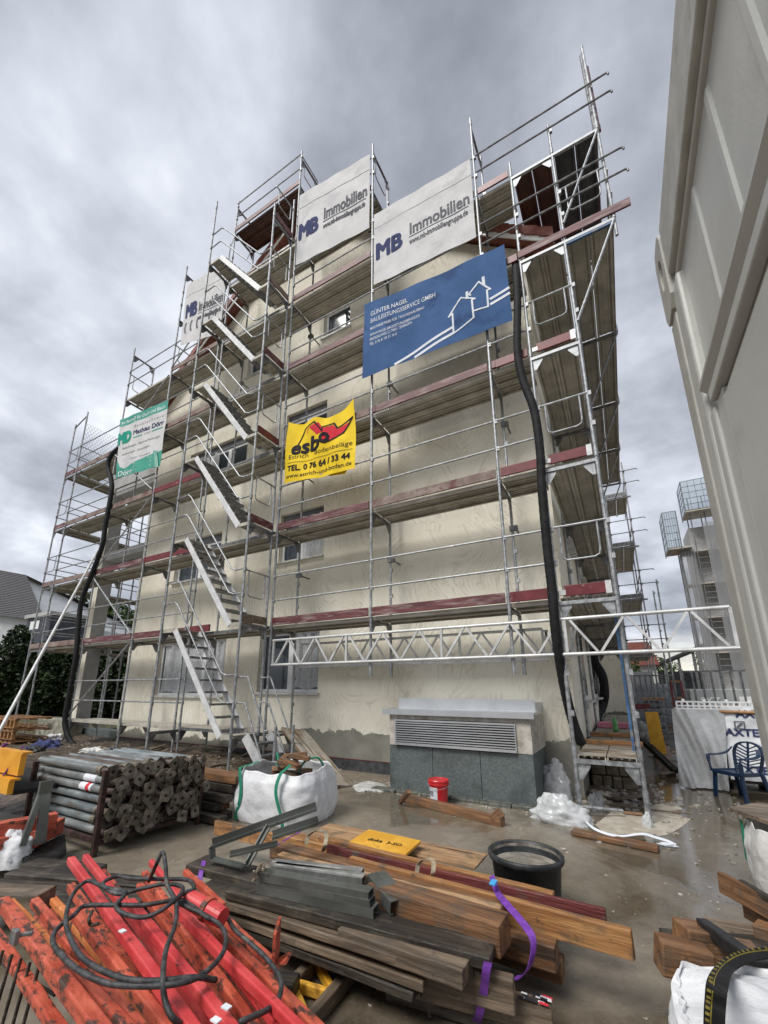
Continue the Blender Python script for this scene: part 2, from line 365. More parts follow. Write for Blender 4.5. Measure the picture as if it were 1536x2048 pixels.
# ------------------------------------------------------------------ house
XL, XR, YW = -11.9, -.03, 1.05
APX, APZ, SL, SR_ = -6.05, 14.45, .76, .82
def roof_z(x): return APZ-(APX-x)*SL if x < APX else APZ-(x-APX)*SR_
house = thing('apartment_house', 'cream plastered gabled apartment house wrapped in scaffolding', 'building', (-6, YW, G))
WIN = [  # x0, x1, z0, z1, sashes, shutter box, film side
    (-10.45, -7.75, .62, 2.02, 3, 0), (-6.62, -4.88, .72, 2.05, 2, 0),
    (-10.2, -8.3, 3.72, 4.95, 2, 1), (-6.2, -4.88, 3.72, 4.95, 2, 1),
    (-10.1, -7.62, 6.62, 7.8, 3, 1), (-6.2, -4.89, 6.62, 7.8, 2, 1),
    (-7.9, -7.2, 9.68, 10.6, 1, 0), (-5.1, -4.26, 9.72, 10.6, 1, 0)]
mb = MB()
xs = sorted({XL, XR, APX, *[a for w_ in WIN for a in w_[:2]]})
def wq(x0, x1, za0, za1, zb0, zb1): mb.add([(x0, YW, za0), (x1, YW, za1), (x1, YW, zb1), (x0, YW, zb0)], [(0, 1, 2, 3)])
for x0, x1 in zip(xs[:-1], xs[1:]):
    z = G
    for w_ in sorted((w_ for w_ in WIN if w_[0] <= x0+1e-6 and w_[1] >= x1-1e-6), key=lambda q: q[2]):
        wq(x0, x1, z, z, w_[2], w_[2]); z = w_[3]
    wq(x0, x1, z, z, roof_z(x0)-.06, roof_z(x1)-.06)
for w_ in WIN:      # reveals
    x0, x1, z0, z1 = w_[:4]; d = YW+.2
    mb.add([(x0, YW, z0), (x1, YW, z0), (x1, YW, z1), (x0, YW, z1), (x0, d, z0), (x1, d, z0), (x1, d, z1), (x0, d, z1)],
           [(0, 1, 5, 4), (1, 2, 6, 5), (2, 3, 7, 6), (3, 0, 4, 7)])
YB = 13.0
mb.add([(XR, YW, G), (XR, YB, G), (XR, YB, roof_z(XR)-.06), (XR, YW, roof_z(XR)-.06)], [(0, 1, 2, 3)])
mb.add([(XL, YW, G), (XL, YB, G), (XL, YB, roof_z(XL)-.06), (XL, YW, roof_z(XL)-.06)], [(0, 1, 2, 3)])
mb.add([(XL, YB, G), (XR, YB, G), (XR, YB, roof_z(XR)-.06), (APX, YB, APZ-.06), (XL, YB, roof_z(XL)-.06)], [(0, 1, 2, 3, 4)])
mb.build('wall', 'plaster', house, loc=(0, 0, 0) if False else None, fix=False)
# black sealing band and red line at the foot of the wall
mb = MB(); mb.box((XL, YW-.012, G), (-2.8, YW-.004, -.50)); mb.build('sealing_band', mat('bitumen', (.03, .032, .035), (.07, .07, .072), 9, .6), house)
mb = MB(); mb.box((XL, YW-.016, -.50), (-2.8, YW-.003, -.49)); mb.build('red_edge_strip', M['toe_fresh'], house)
def window(x0, x1, z0, z1, n, box):
    y = YW+.12
    mb = MB(); fw = .07; zt = z1-(.2 if box else 0)
    mb.box((x0, y, z0), (x1, y+.06, z0+fw)); mb.box((x0, y, zt-fw), (x1, y+.06, zt))
    for i in range(n+1):
        cx = x0+(x1-x0)*i/n; a = fw if i in (0, n) else fw*1.1
        lo_, hi_ = (cx, cx+a) if i == 0 else (cx-a, cx) if i == n else (cx-a/2-.03, cx+a/2+.03)
        mb.box((lo_, y-.004, z0+fw-.002), (hi_, y+.058, zt-fw+.002))
    wn = mb.build('window', 'pvc', house, bevel=.006)
    wn['label'] = 'white plastic window with %d panes' % n
    mb = MB(); mb.box((x0+.02, y+.025, z0+.02), (x1-.02, y+.035, zt-.02)); mb.build('pane', 'glass', wn)
    mb = MB(); mb.box((x0-.05, YW-.07, z0-.045), (x1+.05, YW+.13, z0-.002)); mb.build('sill', 'white_alu', wn, bevel=.004)
    if box:
        mb = MB()
        for i in range(5): mb.box((x0, y-.03+.004*(i % 2), zt+i*.04), (x1, y+.02, zt+i*.04+.034))
        mb.build('shutter', 'grey_panel', wn)
    return wn
wins = [window(*w_) for w_ in WIN]
def curtain(x0, x1, z0, z1, y, parent, m='film_w', name='plastic_sheet', amp=.03):
    def S(u, v_, o): 
        x = x0+(x1-x0)*u
        return V((x, y+amp*math.sin(u*19+1.2*math.sin(v_*3))*(.4+.6*v_)+amp*.4*math.sin(u*47+v_), z0+(z1-z0)*v_+.03*math.sin(u*9)*(1-v_)))
    return grid_surface(S, 40, 14).build(name, m, parent, smooth=True)
curtain(-10.3, -8.7, .7, 1.95, YW+.10, wins[0], 'film'); curtain(-8.6, -7.8, .7, 1.95, YW+.09, wins[0], 'film')
curtain(-5.65, -4.9, .8, 2.0, YW+.10, wins[1], 'film')
curtain(-5.6, -4.85, 3.7, 4.75, YW-.03, wins[3], 'film_w'); curtain(-8.75, -8.25, 3.5, 4.3, YW-.03, wins[2], 'film_w')
curtain(-10, -8.9, 6.7, 7.6, YW+.1, wins[4], 'film_w'); 
# roof
mb = MB(); V0, V1 = YW-.28, YB+.3
XE0, XE1 = -12.5, .55
for xa, xb in ((XE0, APX), (APX, XE1)):
    mb.prism([(xa, V0, roof_z(xa)), (xb, V0, roof_z(xb)), (xb, V0, roof_z(xb)+.16), (xa, V0, roof_z(xa)+.16)], (0, V1-V0, 0))
roof = mb.build('roof', 'red_tile', house)
mb = MB()
for xa, xb in ((XE0, APX), (APX, XE1)):
    mb.prism([(xa, V0-.03, roof_z(xa)-.12), (xb, V0-.03, roof_z(xb)-.12), (xb, V0-.03, roof_z(xb)+.04), (xa, V0-.03, roof_z(xa)+.04)], (0, .028, 0))
mb.build('verge_board', 'white', roof)
mb = MB()
for k in range(52):          # verge tiles stepping up both slopes
    for sgn in (0, 1):
        x = (XE0+(APX-XE0)*k/26) if sgn == 0 else (APX+(XE1-APX)*k/26)
        if k >= 26: continue
        x2 = x+(APX-XE0)/26 if sgn == 0 else x+(XE1-APX)/26
        za, zb = roof_z(x)+.17+(0.03 if sgn == 0 else .0), roof_z(x2)+.17+(.0 if sgn == 0 else .03)
        mb.prism([(x, V0-.07, za-.2), (x2, V0-.07, zb-.2), (x2, V0-.07, zb+.02), (x, V0-.07, za+.02)], (0, .3, 0))
mb.build('verge_tiles', 'red_tile', roof)
mb = MB(); mb.box((-2.6, 3.2, 10.2), (-.9, 6, 12.55)); dm = mb.build('dormer', 'white', roof)
mb = MB(); mb.box((-2.75, 3.05, 12.5), (-.75, 6.1, 12.66)); mb.build('dormer_roof', 'red_tile', dm)
# ventilation housing on the facade
vx0, vx1, vy = -2.64, -.50, .02
mb = MB()
for i in range(3):
    a, b = vx0+(vx1-vx0)*i/3, vx0+(vx1-vx0)*(i+1)/3
    mb.box((a+.004, vy, G), (b-.004, YW, -.055))
vent = mb.build('vent_base', mat('wet_grey_insulation', (.085, .105, .105), (.13, .155, .15), 30, .45, c3=(.05, .06, .06), s3=2.2, lo3=.5, hi3=.7), house)
conc = mat('fresh_concrete', (.36, .33, .29), (.50, .47, .42), 9, .8, bump=.2, c3=(.28, .25, .2), s3=5)
mb = MB(); mb.box((vx0, vy, -.05), (-2.50, YW, .43)); mb.box((-.72, vy, -.05), (vx1, YW, .43)); mb.box((-2.50, vy, .34), (-.72, YW, .43))
mb.box((-2.5, .3, -.05), (-.72, .34, .34)); mb.build('concrete_surround', conc, vent, bevel=.008)
mb = MB(); mb.prism([(vx0-.10, vy-.06, .455), (vx0-.10, vy-.06, .475), (vx0-.10, .36, .50), (vx0-.10, .36, .48)], (vx1-vx0+.16, 0, 0)); mb.box((vx0-.10, vy-.066, .405), (vx1+.06, vy-.061, .48))
mb.box((vx0-.0, .345, .50), (vx1+.02, .358, .645)); mb.box((vx0, .36, .43), (vx1, YW, .60)); mb.build('sheet_metal_cover', 'alu', vent)
lv = MB(); lx0, lx1 = -2.53, -.70
lv.box((lx0, vy-.055, -.035), (lx1, vy-.015, .0)); lv.box((lx0, vy-.03, .31), (lx1, vy-.01, .335)); lv.box((lx0, vy-.03, 0), (lx0+.015, vy, .31)); lv.box((lx1-.015, vy-.03, 0), (lx1, vy, .31))
for k in range(9):
    z = .024+k*.0335; lv.beam((lx0, vy-.02, z), (lx1, vy-.02, z), .030, .004, up=(0, -.35, .94)); lv.beam((lx0, vy-.034, z-.004), (lx1, vy-.034, z-.004), .003, .016)
louv = lv.build('louvre', 'alu', vent)
mb = MB(); mb.box((lx0+.0, vy+.006, -.03), (lx1-.0, vy+.03, .335)); mb.build('louvre_backing', 'dark', louv)
# side windows and sills on the right wall
for y, z0, z1 in ((2.6, .6, 2.0), (2.6, 3.7, 5), (2.6, 6.7, 8), (6, .6, 2), (6, 3.7, 5), (6, 6.7, 8)):
    mb = MB(); mb.box((XR-.001, y, z0), (XR+.012, y+1.2, z1)); f = mb.build('window', 'pvc', house)
    mb = MB(); mb.box((XR+.012, y+.08, z0+.08), (XR+.016, y+1.12, z1-.08)); mb.build('pane', 'glass', f)
    mb = MB(); mb.box((XR, y-.05, z0-.05), (XR+.14, y+1.25, z0-.01)); mb.build('sill', 'white_alu', f)
# balcony tower on the left
bt = house
mb = MB(); mb.box((-14.5, YW, G), (-14.22, 1.47, 7.7)); mb.build('balcony_pillar', 'grey_wall', bt)
mb = MB(); mb.box((-14.505, YW-.012, G), (-14.215, YW-.001, 7.7)); mb.build('pillar_render', 'plaster', bt)
for z in (2.35, 5.3, 7.7):
    mb = MB(); mb.box((-14.5, YW+.05, z-.28), (XL-.001, 3.6, z)); mb.build('balcony_slab', 'grey_wall', bt)
    if z < 7:
        mb = MB(); 
        for i in range(4): mb.box((-14.2, YW+.42+.003*(i % 2), z-.30+i*.11), (XL-.004, YW+.46, z-.30+i*.11+.1))
        mb.build('balcony_parapet', 'grey_panel', bt)
mb = MB(); mb.box((-14.5, YW+.02, 7.72), (XL-.004, 3.7, 8.3)); mb.build('balcony_top', 'grey_wall', bt)
mb = MB(); mb.box((-14.48, 3.3, G), (-14.2, 3.6, 7.4)); mb.build('rear_balcony_pillar', 'grey_wall', bt)
mb = MB(); mb.box((-14.4, YW+.01, G), (XL-.004, 1.4, -.36)); mb.build('balcony_plinth', vent.data.materials[0], bt)
# projecting wing at the back of the right wall
mb = MB(); mb.box((XR+.002, 12.2, G), (.66, 16, 9.0)); mb.build('projecting_wing', 'plaster', house)

# ------------------------------------------------------------------ scaffolds
def std(mb, x, y, z0, z1, r=.0242, couplers=True, side=0):
    mb.tube([(x, y, z0), (x, y, z1)], r, 10)
    z = math.ceil(z0/2)*2
    while z < z1:
        mb.tube([(x, y, z-.02), (x, y, z+.10)], r+.006, 10)
        for h in (.5, 1.0):
            if couplers and z+h < z1: mb.box((x+.012, y-.045, z+h-.04), (x+.055, y+.005, z+h+.03))
        z += 2
def deck(x0, x1, y0, y1, z, axis, parent, m='deck', name='scaffold_deck'):
    """steel planks with ribbed undersides, long side along axis"""
    mb = MB(); a0, a1, b0, b1 = (x0, x1, y0, y1) if axis == 'x' else (y0, y1, x0, x1)
    n = max(1, round((b1-b0)/.32)); wv = (b1-b0)/n
    def bx(p0, p1, q0, q1, z0, z1):
        if axis == 'x': mb.box((p0, q0, z0), (p1, q1, z1))
        else: mb.box((q0, p0, z0), (q1, p1, z1))
    for i in range(n):
        c0, c1 = b0+i*wv+.006, b0+(i+1)*wv-.006
        bx(a0+.02, a1-.02, c0, c1, z-.012, z)
        bx(a0+.02, a1-.02, c0, c0+.014, z-.062, z-.012); bx(a0+.02, a1-.02, c1-.014, c1, z-.062, z-.012)
        bx(a0+.02, a1-.02, c0+.014, c0+.035, z-.064, z-.050); bx(a0+.02, a1-.02, c1-.035, c1-.014, z-.064, z-.050)
        for k in (1, 2, 3):
            c = c0+(c1-c0)*k/4; bx(a0+.03, a1-.03, c-.012, c+.012, z-.030, z-.012)
    return mb.build(name, m, parent)
def gusset(mb, x, y, z, dx, dy):
    """plate under a transom at a standard"""
    d = V((dx, dy, 0)); p = V((x, y, z))
    t = V((-dy, dx, 0)).normalized()*.008
    a = [p+d*.03+V((0, 0, -.03)), p+d*.17+V((0, 0, -.03)), p+d*.17+V((0, 0, -.07)), p+d*.07+V((0, 0, -.22)), p+d*.03+V((0, 0, -.22))]
    mb.prism([q-t/2 for q in a], t)
def uguard(mb, p, q, top, r=.013, drop=.5):
    """end guard: bar with a rounded U hanging from it; p,q are xy of the two standards"""
    p, q = V((*p, 0)), V((*q, 0)); d = q-p
    P = lambda t, z: p+d*t+V((0, 0, z))
    mb.tube([P(0, top), P(1, top)], .017, 8)
    mb.tube([P(.18, top), P(.18, top-drop+.1), P(.2, top-drop+.03), P(.27, top-drop), P(.75, top-drop), P(.83, top-drop+.03), P(.85, top-drop+.1), P(.85, top)], r, 8)

fs = thing('facade_scaffold', 'galvanised frame scaffold with dark red toe boards along the cream gable wall', 'scaffold', (-7, 0, G))
OX = [(-.654, 12.18, 1.12), (-2.98, 13.5, 1.12), (-5.27, 15.25, G), (-7.745, 15.25, G), (-9.98, 14.05, G), (-12.34, 12.0, G)]
for x, zt, zb in OX:
    for y in (0, .73):
        mb = MB(); std(mb, x, y, zb, zt if y == 0 else zt-(.25 if x < -1 else 0))
        if zb == G: mb.box((x-.07, y-.07, G), (x+.07, y+.07, G+.012))
        else: mb.tube([(x, y, zb-.12), (x, y, zb+.1)], .030, 10)
        mb.build('standard', 'galv', fs, smooth=False)
    k = 0 if zb == G else 1
    while 2*k < zt-.3:
        z = 2*k-.05; mb = MB(); mb.box((x-.022, .0, z-.045), (x+.022, .73, z)); gusset(mb, x, 0, z, 0, 1); gusset(mb, x, .73, z, 0, -1); k += 1
        mb.build('transom', 'galv_d', fs)
    mb = MB(); mb.box((x-.02, 0, zt-.32), (x+.02, .73, zt-.28)); gusset(mb, x, 0, zt-.3, 0, 1); gusset(mb, x, .73, zt-.3, 0, -1)
    mb.build('transom', 'galv_d', fs)
XS = [0, -.654, -2.98, -5.27, -7.745, -9.98, -12.34, -14.80]
DECKS = {0: (1, 2, 3, 4, 5), 1: (1, 2, 3, 4, 5), 2: (1, 2, 3, 4, 5, 6), 3: (0, 1, 2, 3, 4, 5, 6, 7), 4: (0, 1, 2, 3, 4, 5), 5: (0, 1, 2, 3, 4, 5), 6: (1, 2, 3, 4)}
random.seed(3)
for b, lv_ in DECKS.items():
    x1, x0 = XS[b], XS[b+1]
    for k in lv_:
        z = 2*k
        dk = deck(x0, x1, .03, .70, z, 'x', fs, 'deck' if not (b == 3 and k == 7) else 'deck_brown')
        if k >= 1 and b != 3 and not (b == 5 and k == 5):
            mb = MB(); mb.box((x0+.04, -.035, z+.005), (x1-.04, -.005, z+.155))
            mb.box((x0+.035, -.042, z+.01), (x0+.10, -.036, z+.15)) if random.random() < .5 else None
            t = 'toe_fresh' if b == 0 or (b == 4 and k in (2, 3)) else random.choice(['toe', 'toe', 'toe', 'toe_grey'] if b < 5 else ['toe', 'toe_grey', 'toe_grey'])
            mb.build('toe_board', t, fs, bevel=.004)
        elif b == 3:
            mb = MB(); mb.box((x0+.04, -.03, z-.06), (x1-.04, -.012, z+.0)) if k < 7 else mb.box((x0, -.03, z+.005), (x1, -.0, z+.15))
            mb.build('edge_rail', 'galv_d' if k < 7 else 'toe', fs)
        if b not in (3,) and k >= (0 if b in (4, 5) else 1) and not (b == 0 and k > 3):
            for h in (.5, 1.0):
                if b in (1, 2) and k >= 5 and False: continue
                mb = MB(); mb.tube([(x0+.02, -.035, z+h), (x1-.02, -.035, z+h)], .0165, 8)
                mb.tube([((x0+x1)/2-.05, -.035, z+h), ((x0+x1)/2+.05, -.035, z+h)], .019, 8)
                mb.build('guardrail', 'galv', fs)
for k in (7,):
    for h in (.55, 1.1):
        mb = MB(); mb.tube([(-7.745, -.03, 14+h), (-5.27, -.03, 14+h)], .017, 8); mb.build('guardrail', 'galv', fs)
for z0, z1, d in ((0, 2, 1), (2, 4, -1), (4, 6, 1), (6, 8, -1), (8, 10, 1)):
    mb = MB(); a, c = (-12.3, -10.02) if d > 0 else (-10.02, -12.3)
    mb.tube([(-12.3, -.045, z0+.15 if d > 0 else z1-.1), (-10.02, -.045, z1-.1 if d > 0 else z0+.15)], .021, 8); mb.build('brace', 'galv', fs)
mb = MB(); mb.tube([(-9.95, -.045, 10.1), (-7.78, -.045, 11.95)], .021, 8); mb.build('brace', 'galv', fs)
# wall ties on the inner standards
for x, zs in ((-.654, (3.4, 5.4)), (-2.98, (3.2, 7.2, 9.4)), (-5.27, (3.2, 5.6, 9.6)), (-7.745, (5.3, 9.2))):
    for z in zs:
        mb = MB(); mb.tube([(x+.05, .66, z), (x+.05, 1.04, z)], .017, 8); mb.box((x-.04, .68, z-.04), (x+.09, .76, z+.04)); mb.build('wall_tie', 'galv_d', fs)
# end guards at the tops
for x_, z_, d_ in ((-2.98, 13.2, .6), (-5.27, 15.1, .6), (-12.34, 10.95, .5), (-9.98, 11.0, .5)):
    mb = MB(); uguard(mb, (x_, 0), (x_, .73), z_, drop=d_); mb.build('end_guard', 'galv', fs)
mb = MB(); mb.tube([AY(-.10, 195, 1102), AZ(G, -60, 1570)], .03, 10); tag(mb.build('raking_shore', 'white_alu', loc=(-14, -1, G)), 'long pale tube leaning from the ground up to the left end of the scaffold', 'tube')

# lattice girders bridging the lowest lift
def girder(y, label, x0=-5.156, x1=1.80):
    g = thing('lattice_girder', label, 'girder', (x0, y, 1.235), 'lattice girders spanning below the first deck')
    zb, zt = 1.235, 1.70
    mb = MB(); mb.tube([(x0, y, zb), (x1+.04, y, zb)], .024, 10); mb.build('lower_chord', 'white_alu', g)
    mb = MB(); mb.tube([(x0, y, zt), (x1, y, zt)], .024, 10); mb.build('upper_chord', 'white_alu', g)
    xs_ = [x0+.03, -3.439, -1.69, .06, x1]
    for x in xs_:
        mb = MB(); mb.beam((x, y, zb), (x, y, zt), .035, .035, up=(0, 1, 0)); mb.build('post', 'white_alu', g)
    up = True
    for a, b in zip(xs_[:-1], xs_[1:]):
        n = 5; st = (b-a-.1)/n
        for i in range(n):
            p, q = a+.05+i*st, a+.05+(i+1)*st
            zz = (zb+.02, zt-.02) if up else (zt-.02, zb+.02)
            mb = MB(); mb.beam((p+.02, y, zz[0]), (q-.02, y, zz[1]), .03, .034, up=(0, 1, 0)); mb.build('web_bar', 'white_alu', g); up = not up
        
    return g
girder(-.052, 'front pale lattice girder below the lowest dark red toe boards, sticking out to the right')
girder(.785, 'rear lattice girder close to the wall, behind the front girder', x1=-.35)

# stair tower
M['stringer'] = mat('stringer_pale', (.55, .56, .56), (.70, .70, .70), 5, .45, .1, c3=(.45, .44, .42), s3=7, lo3=.6, hi3=.75)
st = thing('stair_tower', 'aluminium stair tower with steep white stringers in front of the facade scaffold', 'scaffold stair', (-6.5, -.4, G))
for x, y, zt in ((-7.70, -.73, 14.25), (-5.345, -.73, 12.4), (-7.82, -.07, 13.5), (-5.36, -.07, 13.4)):
    mb = MB(); std(mb, x, y, G, zt, couplers=y < -.5); mb.box((x-.07, y-.07, G), (x+.07, y+.07, G+.012)); mb.build('standard', 'galv', st)
for k in range(0, 7):
    z = 2*k; mb = MB()
    mb.box((-5.37, -.73, z-.10), (-5.33, -.07, z-.04)); gusset(mb, -5.35, -.73, z-.05, 0, 1); gusset(mb, -5.35, -.07, z-.05, 0, -1)
    mb.build('transom', 'galv_d', st); mb = MB()
    mb.box((-7.72, -.73, z-.10), (-7.68, -.07, z-.04)); gusset(mb, -7.70, -.73, z-.05, 0, 1); gusset(mb, -7.70, -.07, z-.05, 0, -1)
    mb.build('transom', 'galv_d', st)
    if k < 6:
        x0_, x1_, za, zb = -5.66, -7.28, z-.05, z+1.97
        for y in (-.70, -.13):
            mb = MB(); mb.beam((x0_, y, za), (x1_, y, zb), .03, .12, up=(0, 0, 1)); mb.build('stringer', 'stringer', st, bevel=.004)
        for i in range(9):
            f = (i+.5)/9; x = x0_+(x1_-x0_)*f; zt_ = za+(zb-za)*f
            mb = MB(); mb.box((x-.11, -.68, zt_-.02), (x+.11, -.15, zt_+.012)); mb.build('tread', 'galv_d', st)
        deck(-5.68, -5.36, -.70, -.1, z, 'x', st, 'deck', 'landing')
        mb = MB(); mb.box((-5.64, -.712, z-.07), (-5.37, -.702, z-.005)); mb.build('landing_edge', 'deck', st)
        # handrails: two parallel sloping bars with a kink at each end
        rl = MB()
        for h in (.55, 1.03):
            rl.tube([(-7.66, -.71, z+2+h), (-7.38, -.71, z+2+h+.02), (-7.27, -.71, z+2+h-.06), (-5.75, -.71, z+h+.05), (-5.62, -.71, z+h), (-5.37, -.71, z+h)], .0165, 8)
        rl.tube([(-6.9, -.71, z+1.53+.55), (-6.75, -.71, z+1.35+1.03)], .011, 6); rl.tube([(-6.2, -.71, z+.65+.55), (-6.05, -.71, z+.45+1.03)], .011, 6)
        rl.build('handrail', 'galv', st)
    if k > 0:
        mb = MB(); uguard(mb, (-5.345, -.73), (-5.345, -.1), z+1.0); mb.build('end_guard', 'galv', st)
        deck(-7.68, -7.26, -.70, -.1, z, 'x', st, 'deck', 'landing')
        mb = MB(); mb.box((-5.34, -.70, z+.005), (-5.315, -.1, z+.155)); mb.build('toe_board', ['toe_grey', 'w_grey', 'toe', 'toe_fresh', 'toe', 'toe_grey', 'toe'][k], st)
        mb = MB(); mb.box((-7.68, -.712, z-.07), (-7.30, -.702, z-.005)); mb.build('landing_edge', 'deck', st)
        if k == 1:
            mb = MB(); mb.beam((-7.62, -.1, 2.07), (-6.95, -.12, 2.07), .03, .15); mb.build('toe_board', 'toe_fresh', st)
# entry flight down to the ground
for y in (-.62, -.05):
    mb = MB(); mb.beam((-5.12, y, .0), (-4.5, y, G+.02), .03, .17); mb.build('stringer', 'white_alu', st)
    mb = MB(); mb.tube([(-5.33, y-.06, 1.0), (-5.1, y-.06, 1.0), (-4.62, y-.06, .12), (-4.55, y-.06, .12)], .0165, 8); mb.tube([(-5.33, y-.06, .55), (-5.12, y-.06, .55), (-4.62, y-.06, -.38), (-4.52, y-.06, -.38)], .0165, 8)
    mb.build('handrail', 'galv', st)
for q_ in ((-4.45, -.6), (-4.5, -.1)): mb = MB(); mb.tube([(*q_, G), (*q_, .18)], .026, 10); mb.build('newel_post', 'galv', st)
for i in range(3):
    f = (i+.6)/3.4; x, z = -5.1+.6*f, -.02-.62*f; mb = MB(); mb.box((x-.1, -.6, z-.015), (x+.1, -.07, z+.015)); mb.build('tread', 'galv_d', st)

# scaffold along the right wall, seen end on
ss = thing('side_scaffold', 'scaffold running back along the right wall with bracketed upper decks', 'scaffold', (.35, 5, G))
YS = [0, 2.5, 5, 7.5, 10]
X2 = 1.42
for j, y in enumerate(YS):
    for x, zt in ((0, 10.35 if j == 0 else 9.1), (.708, 10.7 if j < 1 else 8.3)):
        mb = MB(); std(mb, x, y, G, zt, r=.0242); 
        if j: mb.box((x-.07, y-.07, G), (x+.07, y+.07, G+.012))
        else: mb.tube([(x, y, G), (x, y, G+.35)], .031, 10)
        mb.build('standard', 'galv', ss)
    for k in range(0, 6):
        mb = MB()
        z = 2*k-.05; mb.box((0, y-.024, z-.05), (.708, y+.024, z)); gusset(mb, 0, y, z-.02, 1, 0); gusset(mb, .708, y, z-.02, -1, 0)
        if k in (4,) or (k == 5 and j < 2):
            mb.box((.708, y-.024, z-.05), (X2, y+.024, z)); mb.tube([(.73, y-.03, z-1.65), (X2, y-.03, z-.05)], .02, 8)
        mb.build('transom', 'galv' if j == 0 else 'galv_d', ss)
for k in range(0, 6):
    z = 2*k
    for j, (ya, yb) in enumerate(zip(YS[:-1], YS[1:])):
        if k == 5 and j > 0: continue
        deck(.03, .68, ya, yb, z, 'y', ss, 'deck_brown' if k == 5 else ('w_board' if k == 0 else 'deck'))
        if k >= 4: deck(.735, X2-.02, ya, yb, z, 'y', ss, 'deck_black' if k == 5 else 'deck')
        xo = .708 if k < 4 else X2
        if k > 0:
            mb = MB(); mb.box((xo-.03, ya+.05, z+.005), (xo, yb-.05, z+.155)); mb.build('toe_board', 'toe_grey', ss)
        for h in (.5, 1.0):
            mb = MB(); mb.tube([(xo+.03, ya, z+h), (xo+.03, yb, z+h)], .0165, 8); mb.build('guardrail', 'galv', ss)
    if 0 <= k < 4:
        mb = MB(); uguard(mb, (0, -.02), (.708, -.02), z+1.02); 
        if k > 0: mb.build('end_guard', 'galv', ss)
    if 1 <= k < 4:
        mb = MB(); mb.box((.10, -.045, z+.01), (.62, -.015, z+.16)); mb.build('toe_board', 'toe_fresh', ss, bevel=.004)
        mb = MB(); mb.box((.04, -.05, z+.03), (.12, -.01, z+.10)); mb.build('toe_board_bracket', 'white_alu', ss); mb = MB(); mb.box((.60, -.05, z+.0), (.67, -.01, z+.17)); mb.build('toe_board_bracket', 'white_alu', ss)
mb = MB(); mb.box((-.02, -.05, 8.01), (1.66, -.02, 8.16)); mb.build('toe_board', 'toe', ss, bevel=.004)
mb = MB(); mb.box((.72, -.02, 7.86), (1.42, .02, 7.93)); mb.build('blue_bracket_beam', mat('blue_steel', (.03, .09, .2), (.06, .14, .28), 8, .5, c3=(.2, .2, .2), s3=6), ss)
for x, y, z0, z1, m in ((X2, 0, 7.6, 12.1, 'galv'), (X2-.03, .06, 10, 12.0, 'galv_d'), (X2+.03, .05, 10, 11.6, 'toe'), (X2, 2.5, 7.9, 10.6, 'galv'), (X2, 5, 7.9, 9.2, 'galv'), (X2, 7.5, 7.9, 9.2, 'galv'), (X2, 10, 7.9, 9.2, 'galv')):
    mb = MB(); mb.tube([(x, y, z0), (x, y, z1)], .0242, 10); 
    for h in (8.05, 10.05): 
        if z0 < h < z1: mb.tube([(x, y, h-.1), (x, y, h+.05)], .032, 10)
    mb.build('standard', m, ss)
for z in (11.0, 10.55, 9.2, 8.72):      # long rails sticking out with hooked ends
    x0 = -.62
    mb = MB(); mb.tube([(x0, -.045, z), (1.62, -.045, z+.02), (1.68, -.045, z+.02), (1.71, -.045, z-.01), (1.71, -.045, z-.04)], .0165, 8)
    mb.build('hooked_rail', 'galv_d', ss)
mb = MB(); uguard(mb, (.708, -.02), (X2, -.02), 9.05, drop=.55); mb.build('end_guard', 'galv', ss)
mb = MB(); mb.beam((.655, .28, .05), (.665, .28, 1.95), .03, .05, up=(0, 1, 0)); mb.build('blue_post', M['blue_steel'] if 'blue_steel' in M else bpy.data.materials['blue_steel'], ss)
# foot cross tube
mb = MB(); mb.tube([(-.03, -.03, G+.11), (.45, .15, G+.08)], .02, 8); mb.build('base_tube', 'galv', ss)

# scaffold at the left end
ls = thing('left_end_scaffold', 'scaffold turning back at the far left corner with wire netting at its top', 'scaffold', (-15.2, 2.5, G))
for y in (0, 2.5, 5):
    for x in (-15.54, -14.80):
        mb = MB(); std(mb, x, y, G, 10.15 if x < -15 else 10.4); mb.box((x-.07, y-.07, G), (x+.07, y+.07, G+.012)); mb.build('standard', 'galv', ls)
    for k in range(1, 5):
        mb = MB()
        z = 2*k-.05; mb.box((-15.54, y-.02, z-.045), (-14.8, y+.02, z)); gusset(mb, -15.54, y, z, 1, 0); gusset(mb, -14.8, y, z, -1, 0)
        if y == 0: mb.tube([(-14.8, -.02, z-.45), (-14.45, -.02, z-.05)], .015, 6); mb.box((-14.8, -.02, z-.04), (-14.4, .02, z))
        mb.build('transom', 'galv_d', ls)
    mb = MB(); mb.tube([(-15.54, y, 10.0), (-14.8, y, 10.25)], .02, 8)
    mb.build('transom', 'galv_d', ls)
for k in range(1, 5):
    z = 2*k
    for ya, yb in ((0, 2.5), (2.5, 5)):
        deck(-15.50, -14.84, ya, yb, z, 'y', ls)
        for h in (.5, 1.0):
            for x in (-15.57,):
                mb = MB(); mb.tube([(x, ya, z+h), (x, yb, z+h)], .0165, 8); mb.build('guardrail', 'galv', ls)
            if h: mb = MB(); mb.tube([(-14.77, ya, z+h), (-14.77, yb, z+h)], .0165, 8); mb.build('guardrail', 'galv', ls)
    mb = MB(); mb.box((-15.5, -.035, z+.005), (-14.84, -.005, z+.155)); mb.build('toe_board', 'toe_grey' if k < 3 else 'toe', ls)
    mb = MB(); uguard(mb, (-15.54, -.03), (-14.8, -.03), z+1.0); mb.build('end_guard', 'galv', ls)
mb = MB(); n = 22
